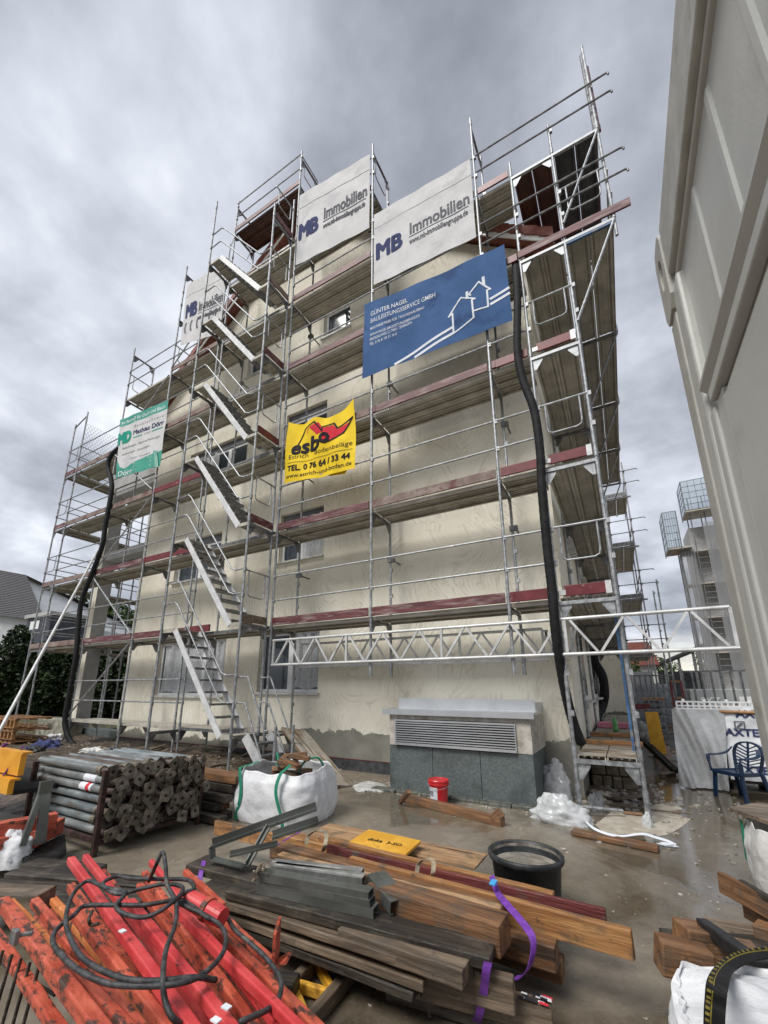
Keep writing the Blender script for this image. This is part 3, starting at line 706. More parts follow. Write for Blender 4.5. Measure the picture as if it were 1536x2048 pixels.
for i in range(-12, n+1):
    for s in (1, -1):
        y0_, z0_ = i*.11, (8.15 if s > 0 else 9.95); p = []
        y1_ = y0_+1.8*.6; t0 = max(0, -y0_/(y1_-y0_)); t1 = min(1, (2.45-y0_)/(y1_-y0_))
        if t1 > t0: mb.tube([(-14.76, y0_+(y1_-y0_)*t, z0_+s*1.8*t) for t in (t0, t1)], .004, 4, False)
mb.build('wire_netting', 'galv_d', ls)
# ------------------------------------------------------------------ banners
def surf(tl, tr, br, bl, amp=.02, seed=0, fu=3, fv=2, sag=0):
    tl, tr, br, bl = (V(p) for p in (tl, tr, br, bl)); nrm = (tr-tl).cross(bl-tl).normalized()
    if nrm.y > 0: nrm = -nrm
    def S(u, v_, off):
        p = (tl*(1-u)+tr*u)*v_+(bl*(1-u)+br*u)*(1-v_)
        d = amp*(math.sin(fu*6.28*u+seed+2*v_)*.6+math.sin(fv*6.28*v_+seed*2+3*u)*.4+.5*math.sin(17*u+9*v_+seed))
        d *= .8
        z = -sag*math.sin(math.pi*u)*(v_ if v_ > .5 else 0)
        return p+nrm*(d+off)+V((0, 0, z))
    return S
def banner(name, label, S, m, group=None, nu=36, nv=20):
    o = grid_surface(S, nu, nv).build(name, m, loc=S(.5, 0, 0), smooth=True)
    md = o.modifiers.new('solidify', 'SOLIDIFY'); md.thickness = .003; md.offset = -1
    md = o.modifiers.new('edges', 'EDGE_SPLIT'); md.split_angle = R_(40)
    return tag(o, label, 'banner', group)
BW = mat('banner_white', (.53, .53, .535), (.60, .60, .605), 2.5, .75, spec=.2, c3=(.47, .47, .48), s3=1.5)
BB = mat('banner_blue', (.045, .098, .22), (.058, .12, .27), 2, .8, spec=.12, c3=(.035, .07, .17), s3=1.2)
BY = mat('banner_yellow', (.72, .50, .015), (.84, .60, .025), 2, .7, spec=.2)
BG = mat('banner_green', (.03, .25, .18), (.04, .30, .22), 2, .5)
M['navy'] = mat('navy_print', (.045, .055, .13), (.06, .07, .16), 4, .85, spec=.12)
M['grey_print'] = mat('grey_print', (.12, .12, .14), (.16, .16, .18), 4, .85, spec=.12)
M['white_print'] = mat('white_print', (.62, .65, .70), (.72, .74, .78), 4, .85, spec=.12)
M['black_print'] = mat('black_print', (.02, .02, .025), (.03, .03, .035), 4, .85, spec=.12)
M['red_print'] = mat('red_print', (.55, .03, .05), (.62, .05, .07), 4, .85, spec=.12)
M['green_print'] = mat('green_print', (.02, .27, .19), (.03, .32, .24), 4, .85, spec=.12)
MBG = 'estate company banners on the scaffold'
def mb_banner(label, c, seed, extra=False):
    S = surf(*c, amp=.009, seed=seed); o = banner('advertising_banner', label, S, BW, MBG)
    asp = ((V(c[1])-V(c[0])).length)/((V(c[0])-V(c[3])).length)
    text('MB', 'lettering', S, .02 if not extra else .05, .33 if not extra else .42, .30, 'navy', o, fat=.045, W=.27)
    text('Immobilien', 'lettering', S, .385, .44, .215, 'grey_print', o, fat=.018, W=.57)
    line_on(S, [(.385, .41), (.95, .41)], .012, o, 'underline', 'grey_print', asp=asp)
    text('www.mb-immobiliengruppe.de', 'lettering', S, .385, .31, .105, 'grey_print', o, fat=.012, W=.56)
    line_on(S, [(.01, .79), (.99, .79)], .012, o, 'hem_seam', mat('seam_grey', (.4, .4, .41)), asp=asp)
    if extra:
        random.seed(5)
        for i in range(6):      # dark figures printed along the lower half
            u = .10+i*.15; a = random.uniform(.6, 2.2)
            pts = [(u+.035*math.cos(a+k*.7)*(1-.1*k), .25+.03*i*.3+.075*math.sin(a+k*.7)) for k in range(5)]
            line_on(S, pts, .03, o, 'printed_figure', 'grey_print', asp=asp)
    return o
yb = -.07
mb_banner('white company banner nearest the right-hand corner, above the blue banner', [(-2.90, yb, 11.08), (-.70, yb, 10.95), (-.70, yb, 8.93), (-2.90, yb, 9.08)], 1)
mb_banner('highest white company banner, beside the tallest scaffold pole', [(-5.19, yb, 13.45), (-3.02, yb, 13.1), (-3.02, yb, 10.78), (-5.17, yb, 11.05)], 2)
mb_banner('white company banner with dark figures below its lettering, behind the stair tower', [(-9.72, yb, 13.1), (-7.8, yb, 12.85), (-7.8, yb, 10.3), (-9.6, yb, 10.75)], 3, True)
# blue banner
c = [AY(-.13, 729, 610), AY(-.13, 1008, 487), AY(-.13, 1025, 640), AY(-.13, 724, 757)]
S = surf(*c, amp=.012, seed=4, sag=.05); bl_ = banner('advertising_banner', 'blue banner with two outlined houses and white stripes', S, BB)
asp = 2.9/1.8
for s, v_, h, b_, wd in (('GÜNTER NAGEL', .80, .085, .006, .29), ('BAULEISTUNGSSERVICE GMBH', .705, .085, .004, .49), ('MEISTERBETRIEB FÜR TROCKENAUSBAU', .61, .052, .002, .41),
                        ('WWW.NAGEL-BAULEISTUNGSSERVICE.DE', .52, .052, .002, .38), ('BREISGAUWEG 2 | 79331 TENINGEN', .455, .052, .002, .32), ('TEL. 0 76 41 93 31 16 0', .39, .052, .002, .21)):
    text(s, 'lettering', S, .055, v_, h, 'white_print', bl_, bold=b_, W=wd)
for d in (0, .07):
    line_on(S, [(.26+d*2.0, .012), (.645, .20-d*.9)] if d == 0 else [(.40, .012), (.65, .125)], .032, bl_, 'stripe', 'white_print', asp=asp)
    line_on(S, [(.895, .36-d), (.995, .41-d)], .032, bl_, 'stripe', 'white_print', asp=asp)
line_on(S, [(.655, .12), (.655, .37), (.63, .35), (.715, .54), (.80, .44), (.782, .44), (.785, .21), (.655, .12)], .018, bl_, 'house_outline', 'white_print', asp=asp)
line_on(S, [(.785, .29), (.875, .27), (.875, .49), (.895, .49), (.83, .65), (.765, .54), (.775, .52)], .018, bl_, 'house_outline', 'white_print', asp=asp)
poly_on(S, [(.745, .51), (.745, .59), (.762, .59), (.762, .49)], bl_, 'chimney_print', 'white_print'); poly_on(S, [(.85, .60), (.85, .69), (.868, .69), (.868, .56)], bl_, 'chimney_print', 'white_print')
# yellow banner
c = [AY(-.09, 576, 842), AY(-.09, 708, 798), AY(-.09, 711, 938), AY(-.09, 569, 968)]
tl, tr, br, blc = c
def SY(u, v_, off):
    p = (tl*(1-u)+tr*u)*v_+(blc*(1-u)+br*u)*(1-v_)
    sag = .34*v_**2*(max(0, math.sin(math.pi*u))**.8-.42*math.exp(-((u-.46)/.12)**2))
    n = .03*math.sin(9*u+4*v_)+.012*math.sin(21*u-7*v_)
    return p+V((0, -n-off, -sag*.8))
yl = banner('advertising_banner', 'crumpled yellow banner with red and black logo hung over the guardrail', SY, BY)
text('esb', 'lettering', SY, .07, .44, .34, 'black_print', yl, fat=.035, W=.42, shear=.1); text('o', 'lettering', SY, .505, .52, .34, 'black_print', yl, fat=.05, W=.14)
poly_on(SY, [(.31, .74), (.36, .86), (.47, .68), (.56, .70), (.55, .82), (.50, .90), (.34, .86), (.22, .64), (.17, .60)][:7], yl, 'logo_roof', 'red_print', .004)
poly_on(SY, [(.56, .50), (.56, .78), (.71, .80), (.76, .70), (.94, .72), (.84, .60), (.62, .52)], yl, 'logo_trowel', 'red_print', .004)
line_on(SY, [(.17, .60), (.30, .88), (.44, .92), (.56, .72), (.56, .80), (.72, .83), (.76, .72), (.97, .76), (.85, .58), (.60, .50)], .022, yl, 'logo_outline', 'black_print', .008)
text('Estrich   Bodenbeläge', 'lettering', SY, .05, .36, .105, 'black_print', yl, bold=-.004, W=.90)
line_on(SY, [(.05, .30), (.96, .30)], .006, yl, 'rule', 'black_print')
text('TEL. 0 76 64 / 33 44', 'lettering', SY, .05, .165, .125, 'black_print', yl, fat=.03, W=.88)
text('www.estrich-und-boden.de', 'lettering', SY, .03, .06, .085, 'black_print', yl, bold=.005, W=.93)
mb = MB(); mb.add([AY(-.03, 648, 948), AY(-.03, 697, 935), AY(-.03, 690, 948), AY(-.03, 660, 952)], [(0, 1, 2, 3)]); mb.build('rear_fold', BY, yl)
# green/white banner on the left
c = [AY(-.09, 241, 840), AY(-.09, 338, 800), AY(-.09, 320, 932), AY(-.09, 232, 957)]
S = surf(*c, amp=.012, seed=6); gb = banner('advertising_banner', 'torn green and white roofing banner on the left part of the scaffold', S, BW)
asp = 1.35
poly_on(S, [(0, .86), (1, .86), (1, .999), (0, .999)], gb, 'green_band', BG, .004)
poly_on(S, [(.0, .0), (.0, .30), (.09, .16), (.2, .12), (.2, 0)], gb, 'green_band', BG, .005)
poly_on(S, [(.2, .0), (1, .0), (1, .24), (.5, .20), (.2, .13)], gb, 'green_band', BG, .004)
text('Ihr Partner für Dach und Blech', 'lettering', S, .04, .895, .075, 'white_print', gb, bold=.01, W=.9)
text('MD', 'logo_letters', S, -.01, .56, .25, 'green_print', gb, fat=.08, W=.27)
text('B a u b l e c h n e r e i', 'lettering', S, .34, .76, .06, 'grey_print', gb, W=.62)
text('Mathias Dörr', 'lettering', S, .33, .635, .105, 'navy', gb, fat=.03, W=.62)
poly_on(S, [(.33, .58), (.53, .58), (.53, .60), (.33, .60)], gb, 'green_rule', BG); poly_on(S, [(.73, .58), (.95, .58), (.95, .60), (.73, .60)], gb, 'green_rule', BG)
text('GmbH', 'lettering', S, .57, .575, .04, 'grey_print', gb, W=.13)
text('Bedachungen - Blechverkleidungen', 'lettering', S, .10, .45, .05, 'grey_print', gb, W=.82); text('Abdichtungen - Sanierungen', 'lettering', S, .10, .35, .05, 'grey_print', gb, W=.62)
text('79331 Teningen', 'lettering', S, .30, .24, .035, 'grey_print', gb, W=.45)
text('Dörr', 'lettering', S, .05, .015, .11, 'white_print', gb, bold=.01, W=.33, off=.008)
def Sf(u, v_, o): return S(.86+.14*u+.03*v_, .02+.24*v_-.0*u, -.02-.03*math.sin(3.1*u)-.02)
fl = grid_surface(lambda u, v_, o: S(.84+.15*u*(.4+.6*(1-v_)), -.02+.26*v_, .03+.05*math.sin(3.14*u)), 8, 8).build('folded_corner', BG, gb, smooth=True)

# ------------------------------------------------------------------ debris hoses
def smooth_pts(P, n=8):
    P = [V(p) for p in P]; out = []
    Q = [P[0]*2-P[1]]+P+[P[-1]*2-P[-2]]
    for i in range(1, len(Q)-2):
        for k in range(n):
            t = k/n; a, b, c_, d = Q[i-1], Q[i], Q[i+1], Q[i+2]
            out.append(.5*((2*b)+(c_-a)*t+(2*a-5*b+4*c_-d)*t*t+(3*b-a-3*c_+d)*t**3))
    out.append(P[-1]); return out
def hose(label, pts, r, rib=True):
    P = smooth_pts(pts, 14); rs = [r*(1.03 if i % 2 else .98) for i in range(len(P))]
    o = MB().tube(P, r, 14, rs=rs).build('flexible_hose', 'black_rubber', loc=P[-1], smooth=True)
    return tag(o, label, 'hose', 'black hoses hanging down the scaffold')
hose('thick black hose hanging down the right corner of the house', [AY(.25, 1030, 520), AY(-.03, 1032, 545), AY(-.09, 1035, 600), AY(-.1, 1035, 700), AY(-.1, 1046, 760), AY(-.1, 1068, 820), AY(-.1, 1080, 900), AY(-.1, 1084, 980),
     AY(-.1, 1095, 1100), AY(-.1, 1104, 1180), AY(-.1, 1112, 1270), AY(0.08, 1128, 1370), AY(.22, 1145, 1440), AY(.3, 1163, 1488)], .062)
hose('thick black hose swinging down the left end of the scaffold', [AY(.1, 262, 890), AY(.0, 240, 895), AY(-.1, 221, 913), AY(-.1, 216, 935), AY(-.1, 222, 958), AY(-.1, 223, 985), AY(-.1, 211, 1050), AY(-.1, 205, 1090), AY(-.1, 187, 1140), AY(-.1, 164, 1200),
     AY(-.1, 157, 1250), AY(-.1, 152, 1310), AY(-.1, 140, 1380), AY(-.1, 130, 1440), AY(-.06, 137, 1475), AY(.0, 152, 1494), AY(.1, 172, 1498)], .066)
hose('black hose curving down the side wall behind the side scaffold', [AY(7.5, 1185, 1300), AY(7.5, 1190, 1325), AY(7.5, 1204, 1350), AY(7.5, 1209, 1385), AY(7.5, 1205, 1410), AY(7.0, 1193, 1435), AY(6.5, 1188, 1455)], .12)
# ------------------------------------------------------------------ ground
def ground_mat():
    m = bpy.data.materials.new('wet_concrete'); m.use_nodes = True; t = m.node_tree; b = t.nodes['Principled BSDF']
    tcn = N(t, 'ShaderNodeTexCoord'); P = tcn.outputs['Object']
    a = N(t, 'ShaderNodeTexNoise', Scale=.55, Detail=5.0, Roughness=.55); t.links.new(P, a.inputs['Vector'])
    f = N(t, 'ShaderNodeTexNoise', Scale=7.0, Detail=8.0, Roughness=.7); t.links.new(P, f.inputs['Vector'])
    g = N(t, 'ShaderNodeTexNoise', Scale=55.0, Detail=4.0); t.links.new(P, g.inputs['Vector'])
    v = mth(t, 'ADD', mth(t, 'MULTIPLY', a.outputs[0], .62), mth(t, 'MULTIPLY', f.outputs[0], .38))
    c = ramp(t, v, [(.36, (.125, .100, .070)), (.5, (.20, .168, .125)), (.62, (.30, .262, .205))])
    c = mix(t, ramp(t, g.outputs[0], [(.45, (0, 0, 0)), (.7, (.35, .35, .35))]), c, (.26, .235, .20))
    sp = N(t, 'ShaderNodeTexVoronoi', Scale=9.0); t.links.new(P, sp.inputs['Vector'])
    c = mix(t, ramp(t, sp.outputs[0], [(.03, (.8, .8, .8)), (.06, (0, 0, 0))]), c, (.40, .37, .32))
    CC_ = c
    w_ = N(t, 'ShaderNodeTexNoise', Scale=.42, Detail=4.0, Roughness=.6, Distortion=.6)
    mpn = N(t, 'ShaderNodeMapping'); mpn.inputs['Location'].default_value = (2.3, 5.1, 0); t.links.new(P, mpn.inputs[0]); t.links.new(mpn.outputs[0], w_.inputs['Vector'])
    sx_ = N(t, 'ShaderNodeSeparateXYZ'); t.links.new(P, sx_.inputs[0])
    side = mth(t, 'MULTIPLY', mth(t, 'ADD', sx_.outputs[0], 1.2), .045)          # the low side, where the water stands, is to the right
    side = mth(t, 'MINIMUM', side, .11)
    wet = ramp(t, mth(t, 'ADD', w_.outputs[0], side), [(.44, (.42, .42, .42)), (.50, (.24, .24, .24)), (.535, (.02, .02, .02))])
    t.links.new(mix(t, mth(t, 'MULTIPLY', mth(t, 'ADD', wet, -.03), 2.4, True), mix(t, 1.0, CC_, (.62, .60, .56), 'MULTIPLY'), CC_), b.inputs['Base Color'])
    ro = mth(t, 'ADD', wet, mth(t, 'MULTIPLY', f.outputs[0], .06)); t.links.new(ro, b.inputs['Roughness'])
    b.inputs['Specular IOR Level'].default_value = 1.0
    k = mth(t, 'MULTIPLY', mth(t, 'ADD', mth(t, 'MULTIPLY', g.outputs[0], .5), mth(t, 'MULTIPLY', f.outputs[0], .9)), mth(t, 'ADD', wet, .06))
    bb = N(t, 'ShaderNodeBump', Strength=.42, Distance=.025); t.links.new(k, bb.inputs['Height']); t.links.new(bb.outputs[0], b.inputs['Normal'])
    return m
mb = MB(); mb.add([(-400, -60, G), (400, -60, G), (400, 900, G), (-400, 900, G)], [(0, 1, 2, 3)])
tag(mb.build('ground', ground_mat()), None, None, kind='structure')
M['soil'] = mat('muddy_soil', (.040, .028, .018), (.11, .08, .055), 5, .75, bump=.8, c3=(.19, .16, .125), s3=7, lo3=.56, hi3=.66, rough2=.4)
def terrain(name, x0, x1, y0, y1, nx, ny, hf, m):
    mb = MB(); vs = []
    for j in range(ny+1):
        for i in range(nx+1):
            x, y = x0+(x1-x0)*i/nx, y0+(y1-y0)*j/ny; vs.append((x, y, G+hf(x, y)))
    mb.add(vs, [(j*(nx+1)+i, j*(nx+1)+i+1, (j+1)*(nx+1)+i+1, (j+1)*(nx+1)+i) for j in range(ny) for i in range(nx)])
    return tag(mb.build(name, m, smooth=True), None, None, kind='structure')
def nz(x, y, s, k=0): return noise.noise(V((x*s, y*s, k)))
def bank(x, y):
    e = min((x+16)/2, (-3.9-x)/1.2, (y+3.6)/1.0, (1.6-y)/.6); e = max(0, min(1, e))
    return -.02+e*(.07+.06*nz(x, y, 1.1)+.04*nz(x, y, 4, 3)+.02*nz(x, y, 11, 5))+ (.16*e if x < -7 else .16*e*max(0, (-4.5-x)/2.5)) * (.6+.6*nz(x, y, .8, 9))
terrain('soil', -16, -3.9, -3.6, 1.04, 150, 70, bank, 'soil')
def verge(x, y): return .02+.12*nz(x, y, .3, 2)+.05*nz(x, y, 2, 4)+min(.5, max(0, (-16-x)*.06))
terrain('grass_verge', -60, -15.8, -8, 40, 60, 60, verge, mat('rough_grass', (.03, .035, .012), (.10, .09, .04), 3, .9, bump=.6))
def chips(name, spots, m, kind='stuff', label=None):
    mb = MB()
    for x, y, z, s in spots:
        a = random.uniform(0, 6.28); e = random.uniform(.3, 1)
        vs = []
        for k in range(5):
            t_ = a+k*1.256; r = s*random.uniform(.6, 1.1); vs.append((x+r*math.cos(t_), y+r*e*math.sin(t_), z))
        top = [(p[0]+random.uniform(-.3, .3)*s, p[1]+random.uniform(-.3, .3)*s, p[2]+s*random.uniform(.25, .8)) for p in vs]
        mb.add(vs+top, [(0, 1, 2, 3, 4), (5, 6, 7, 8, 9)]+[(i, (i+1) % 5, 5+(i+1) % 5, 5+i) for i in range(5)])
    return tag(mb.build(name, m), label, None, kind=kind)
random.seed(11)
sp = []
for i in range(900):
    x, y = random.uniform(-13, -4.2), random.uniform(-1.8, 1.0); sp.append((x, y, G+bank(x, y)-.01, random.uniform(.008, .05)))
chips('rubble', sp, mat('rubble_light', (.2, .17, .14), (.38, .34, .29), 30, .85, c3=(.1, .06, .04), s3=9, lo3=.5, hi3=.55))
sp = [(random.gauss(-3.0, .3), random.gauss(.25, .15), G-.002, random.uniform(.006, .025)) for i in range(200)]+[(random.gauss(.3, .5), random.gauss(1.2, .6), G-.002, random.uniform(.01, .06)) for i in range(240)]+[(random.uniform(-3.5, 1.2), random.uniform(-3, 0), G-.002, random.uniform(.003, .012)) for i in range(160)]
sp += [(random.uniform(-5, 2.5), random.uniform(-4.2, 3), G-.002, random.uniform(.004, .014)) for i in range(500)]+[(random.gauss(.9, .7), random.gauss(.3, 1.0), G-.002, random.uniform(.01, .035)) for i in range(120)]+[(random.uniform(-3, .2), random.gauss(-.2, .1), G-.002, random.uniform(.008, .03)) for i in range(120)]
chips('plaster_crumbs', sp, mat('crumbs', (.14, .12, .10), (.42, .39, .35), 9, .85, lo=.4, hi=.65))
# kerb of old slabs along the wall foot
mb = MB()
for i in range(7):
    x = -2.9+i*.42; mb.box((x, -.12+.02*(i % 2), G-.01), (x+.41, .06, G+.035+.006*(i % 3)))
tag(mb.build('kerb', mat('kerb_wet', (.06, .065, .055), (.14, .14, .12), 12, .5, bump=.4), bevel=.01), None, None, kind='structure')

# ------------------------------------------------------------------ boards
def plank(name, label, cat, p, q, w, h, m, up=(0, 0, 1), group=None, parent=None, warp=.004, seg=8):
    """a board whose mesh lies along its own x axis, so the grain follows it"""
    p, q = V(p), V(q); d = q-p; L = d.length; d.normalize(); s = V(up).cross(d)
    s.normalize(); u = d.cross(s); me = bpy.data.meshes.new(name); vs, fs = [], []
    sd_ = random.random()*50
    for i in range(seg+1):
        x = L*i/seg; n1_ = warp*noise.noise(V((x*1.5, sd_, 0))); n2_ = warp*noise.noise(V((x*1.5, sd_, 7)))
        for a, b in ((-1, -1), (1, -1), (1, 1), (-1, 1)):
            j = random.uniform(-1, 1)*warp*.35
            vs.append((x+(random.uniform(-.006, .006) if i in (0, seg) else 0), a*w/2+n1_+j, b*h/2+n2_+j*.5))
    for i in range(seg):
        for k in range(4): fs.append((i*4+k, i*4+(k+1) % 4, i*4+4+(k+1) % 4, i*4+4+k))
    fs += [(0, 3, 2, 1), (seg*4, seg*4+1, seg*4+2, seg*4+3)]
    me.from_pydata(vs, [], fs); me.materials.append(M[m] if isinstance(m, str) else m)
    bm = bmesh.new(); bm.from_mesh(me); bmesh.ops.recalc_face_normals(bm, faces=bm.faces); bm.to_mesh(me); bm.free()
    o = bpy.data.objects.new(name, me); COL.objects.link(o)
    o.matrix_world = Matrix.Translation(p if not parent else p-wloc(parent)) @ Matrix((d, s, u)).transposed().to_4x4()
    if parent: o.parent = parent
    md = o.modifiers.new('bevel', 'BEVEL'); md.width = min(.006, h*.2); md.segments = 2
    if label: tag(o, label, cat, group)
    return o
def bz(name, label, m, a, b, zt, w, h, cat='board', up=(0, 0, 1), zt2=None, grp='timber lying in the strapped pile', ext=0):
    """board given by where the ends of its top face are seen, with the top face at height zt"""
    p, q = AZ(zt, *a), AZ(zt2 if zt2 is not None else zt, *b); q = q+(q-p)*ext
    return plank(name, label, cat, p-V((0, 0, h/2)), q-V((0, 0, h/2)), w, h, m, up, grp)
random.seed(21)
TP = [
 ('board', 'orange brown board at the back left end of the timber pile', 'w_orange', (432, 1640), (700, 1700), -.40, .035, .12),
 ('plywood_sheet', 'loose light brown plywood sheet poking out behind the yellow panel', 'w_light', (640, 1655), (962, 1720), -.46, .30, .02),
 ('plywood_sheet', 'wide wooden sheet under the yellow panel', 'w_orange', (560, 1668), (940, 1760), -.43, .25, .03),
 ('toe_board', 'maroon toe board standing on edge along the back of the timber pile', 'w_maroon', (655, 1688), (1212, 1816), -.36, .03, .12),
 ('board', 'thin yellow batten lying along the back of the timber pile next to the maroon board', 'w_orange', (640, 1672), (1108, 1783), -.365, .05, .03),
 ('board', 'long orange plank on edge reaching farthest right', 'w_orange', (700, 1712), (1262, 1858), -.31, .04, .125),
 ('timber_beam', 'brown beam with two beige webbing loops over it', 'w_brown', (548, 1683), (1010, 1805), -.33, .09, .10),
 ('timber_beam', 'long yellowish beam in the middle of the timber pile', 'w_light', (560, 1705), (1004, 1812), -.30, .06, .08),
 ('timber_beam', 'thick squared beam with a pale top and a dark end grain', 'w_brown', (745, 1760), (1010, 1838), -.27, .16, .13),
 ('timber_beam', 'brown beam end below the orange plank, inside the purple loop', 'w_brown', (800, 1800), (1112, 1885), -.42, .10, .11),
 ('board', 'grey board at the back right under the strap loop', 'w_grey', (860, 1790), (1112, 1868), -.52, .12, .05),
 ('timber_beam', 'low reddish brown beam with a split end at the right foot of the pile', 'w_brown', (850, 1830), (1124, 1915), -.55, .10, .10),
 ('board', 'blackened wide plank at the top left of the pile beneath the grey channels', 'w_dark', (395, 1718), (870, 1832), -.36, .20, .05),
 ('board', 'blackened plank with crusted mortar ending beside the thick squared beam', 'w_dark', (470, 1770), (985, 1898), -.345, .15, .05),
 ('board', 'dark plank sloping along the middle front of the pile', 'w_dark', (410, 1765), (955, 1905), -.40, .22, .05),
 ('timber_beam', 'pale grey beam with a frayed end at the front right of the pile', 'w_grey', (690, 1846), (932, 1926), -.37, .12, .075),
 ('board', 'long grey brown plank forming the upper front edge of the pile', 'w_grey', (435, 1790), (800, 1905), -.40, .07, .04),
 ('timber_beam', 'grey board standing on edge just right of the hanging purple strap', 'w_grey', (690, 1868), (1028, 1955), -.43, .05, .13),
 ('board', 'thin grey plank in the lower front of the pile', 'w_grey', (450, 1812), (855, 1950), -.47, .12, .04),
 ('board', 'darker thin plank below the lower front plank', 'w_dark', (450, 1826), (838, 1968), -.52, .14, .04),
 ('board', 'lowest front plank with a short pale end', 'w_grey', (480, 1846), (848, 1962), -.56, .12, .04),
 ('timber_beam', 'beam with a torn printed label on its end at the bottom right of the pile', 'w_grey', (760, 1930), (1105, 2012), -.56, .10, .08),
 ('board', 'dark plank on the ground under the labelled beam', 'w_dark', (780, 1960), (1090, 2048), -.64, .14, .05),
]
for nme, lab, m_, a, b, zt, w_, h_ in TP: bz(nme, lab, m_, a, b, zt, w_, h_)
for k in range(8):     # the unseen inner layers of the same pile
    bz('board', 'dark board buried inside the strapped pile of timber', 'w_dark', (470+22*(k % 4), 1745+9*(k % 4)), (850+30*(k % 4), 1850+6*(k % 4)), -.47-.06*(k//4), .13, .055)
for a in ((640, 1800), (900, 1890)):
    p = AZ(-.62, *a); plank('bearer', 'square bearer under the timber pile, '+('left' if a[0] < 700 else 'right')+' one of two', 'bearer', p+V((.02, -.45, -.03)), p+V((0, .5, -.03)), .09, .08, 'w_grey')
# printed label on the beam end
p, q = AZ(-.555, 1035, 1985), AZ(-.555, 1098, 2006)
mb = MB(); random.seed(4)
for i in range(14):
    c = p.lerp(q, random.random())+V((0, random.uniform(-.035, .035), .004+.0004*i)); s = random.uniform(.008, .028)
    mb.add([c+V((-s, -s*.4, 0)), c+V((s, -s*.5, 0)), c+V((s*.8, s*.4, 0)), c+V((-s, s*.5, 0))], [(0, 1, 2, 3)], i % 3)
tag(mb.build('torn_label', ['white_print', 'black_print', 'red_print'], loc=p), 'torn black white and red label stuck on the beam end', 'label')
# yellow panel
yp = [AZ(-.40, *a) for a in ((738, 1658), (842, 1681), (812, 1708), (690, 1688))]
mb = MB(); mb.prism(yp, (0, 0, -.022)); ypn = mb.build('shuttering_board', 'w_yellow', loc=yp[0], bevel=.003); tag(ypn, 'yellow formwork panel with black stamp lying on the timber pile', 'panel')
Sy = lambda u, v_, off: (yp[3]*(1-u)+yp[2]*u)*(1-v_)+(yp[0]*(1-u)+yp[1]*u)*v_+V((0, 0, off-.0))
text('doka', 'stamp', Sy, .22, .38, .22, 'black_print', ypn, bold=.015, W=.26, off=.003); text('3-SO', 'stamp', Sy, .55, .38, .20, 'black_print', ypn, bold=.015, W=.26, off=.003)
# webbing loops and purple straps
def ribbon(name, label, pts, wd, m, cat='strap', wdir=(1, 0, 0), group=None, n=8, th=.003):
    P = smooth_pts(pts, n); mb = MB(); wv = V(wdir).normalized()*wd/2; vs = []
    for i, p in enumerate(P):
        d = (P[min(i+1, len(P)-1)]-P[max(i-1, 0)]).normalized(); nn = d.cross(wv).normalized()*th/2
        vs += [p-wv-nn, p+wv-nn, p+wv+nn, p-wv+nn]
    fs = [(0, 3, 2, 1)]+[(i*4+k, i*4+(k+1) % 4, i*4+4+(k+1) % 4, i*4+4+k) for i in range(len(P)-1) for k in range(4)]+[tuple(len(vs)-4+k for k in range(4))]
    mb.add(vs, fs); return tag(mb.build(name, m, loc=P[-1], smooth=False), label, cat, group)
M['webbing'] = mat('beige_webbing', (.30, .25, .17), (.42, .36, .26), 30, .85, bump=.3)
M['purple'] = mat('purple_webbing', (.13, .03, .28), (.20, .05, .40), 20, .6, bump=.2)
for lab, pts in (('beige webbing loop at the left of the brown beam', [(612, 1690), (618, 1670), (638, 1660), (652, 1668), (650, 1690), (646, 1703)]),
                 ('beige webbing loop nearer the middle of the brown beam', [(832, 1752), (838, 1727), (852, 1718), (866, 1722), (866, 1745), (862, 1762)])):
    zs = (-.36, -.30, -.26, -.26, -.29, -.36); ribbon('webbing_loop', lab, [AZ(z, *a) for z, a in zip(zs, pts)], .03, 'webbing', 'strap', (.6, .8, 0))
ribbon('lashing_strap', 'purple strap sagging in a loop at the right end of the timber pile', [AZ(z, *a) for z, a in zip((-.24, -.28, -.24, -.27, -.30, -.38, -.48, -.50), ((983, 1752), (995, 1785), (1006, 1800), (1045, 1845), (1066, 1880), (1062, 1925), (1045, 1952), (1028, 1956)))], .035, 'purple', wdir=(.55, .75, .3))
ribbon('lashing_strap', 'purple strap hanging down the front of the timber pile to the ground', [AZ(z, *a) for z, a in zip((-.36, -.40, -.5, -.6, -.69), ((976, 1924), (972, 1945), (967, 1985), (958, 2030), (950, 2048)))], .035, 'purple', wdir=(1, .1, 0))
ribbon('lashing_strap', 'purple strap under the bent steel bracket at the left', [AZ(z, *a) for z, a in zip((-.33, -.34, -.33, -.34), ((555, 1690), (578, 1675), (596, 1666), (603, 1658)))], .03, 'purple', wdir=(.3, 1, 0))
ribbon('lashing_strap', 'purple strap end beside the red beams left of the timber pile', [AZ(z, *a) for z, a in zip((-.35, -.38, -.45, -.5), ((408, 1722), (402, 1745), (398, 1780), (396, 1800)))], .035, 'purple', wdir=(1, .2, 0))
mb = MB(); c = AZ(-.235, 987, 1765); mb.box(c-V((.016, .03, .006)), c+V((.016, .03, .006))); tag(mb.build('buckle', mat('blue_plastic', (.05, .35, .7), (.08, .42, .8), 5, .4), loc=c, bevel=.003), 'small light blue buckle on the purple strap', 'buckle')
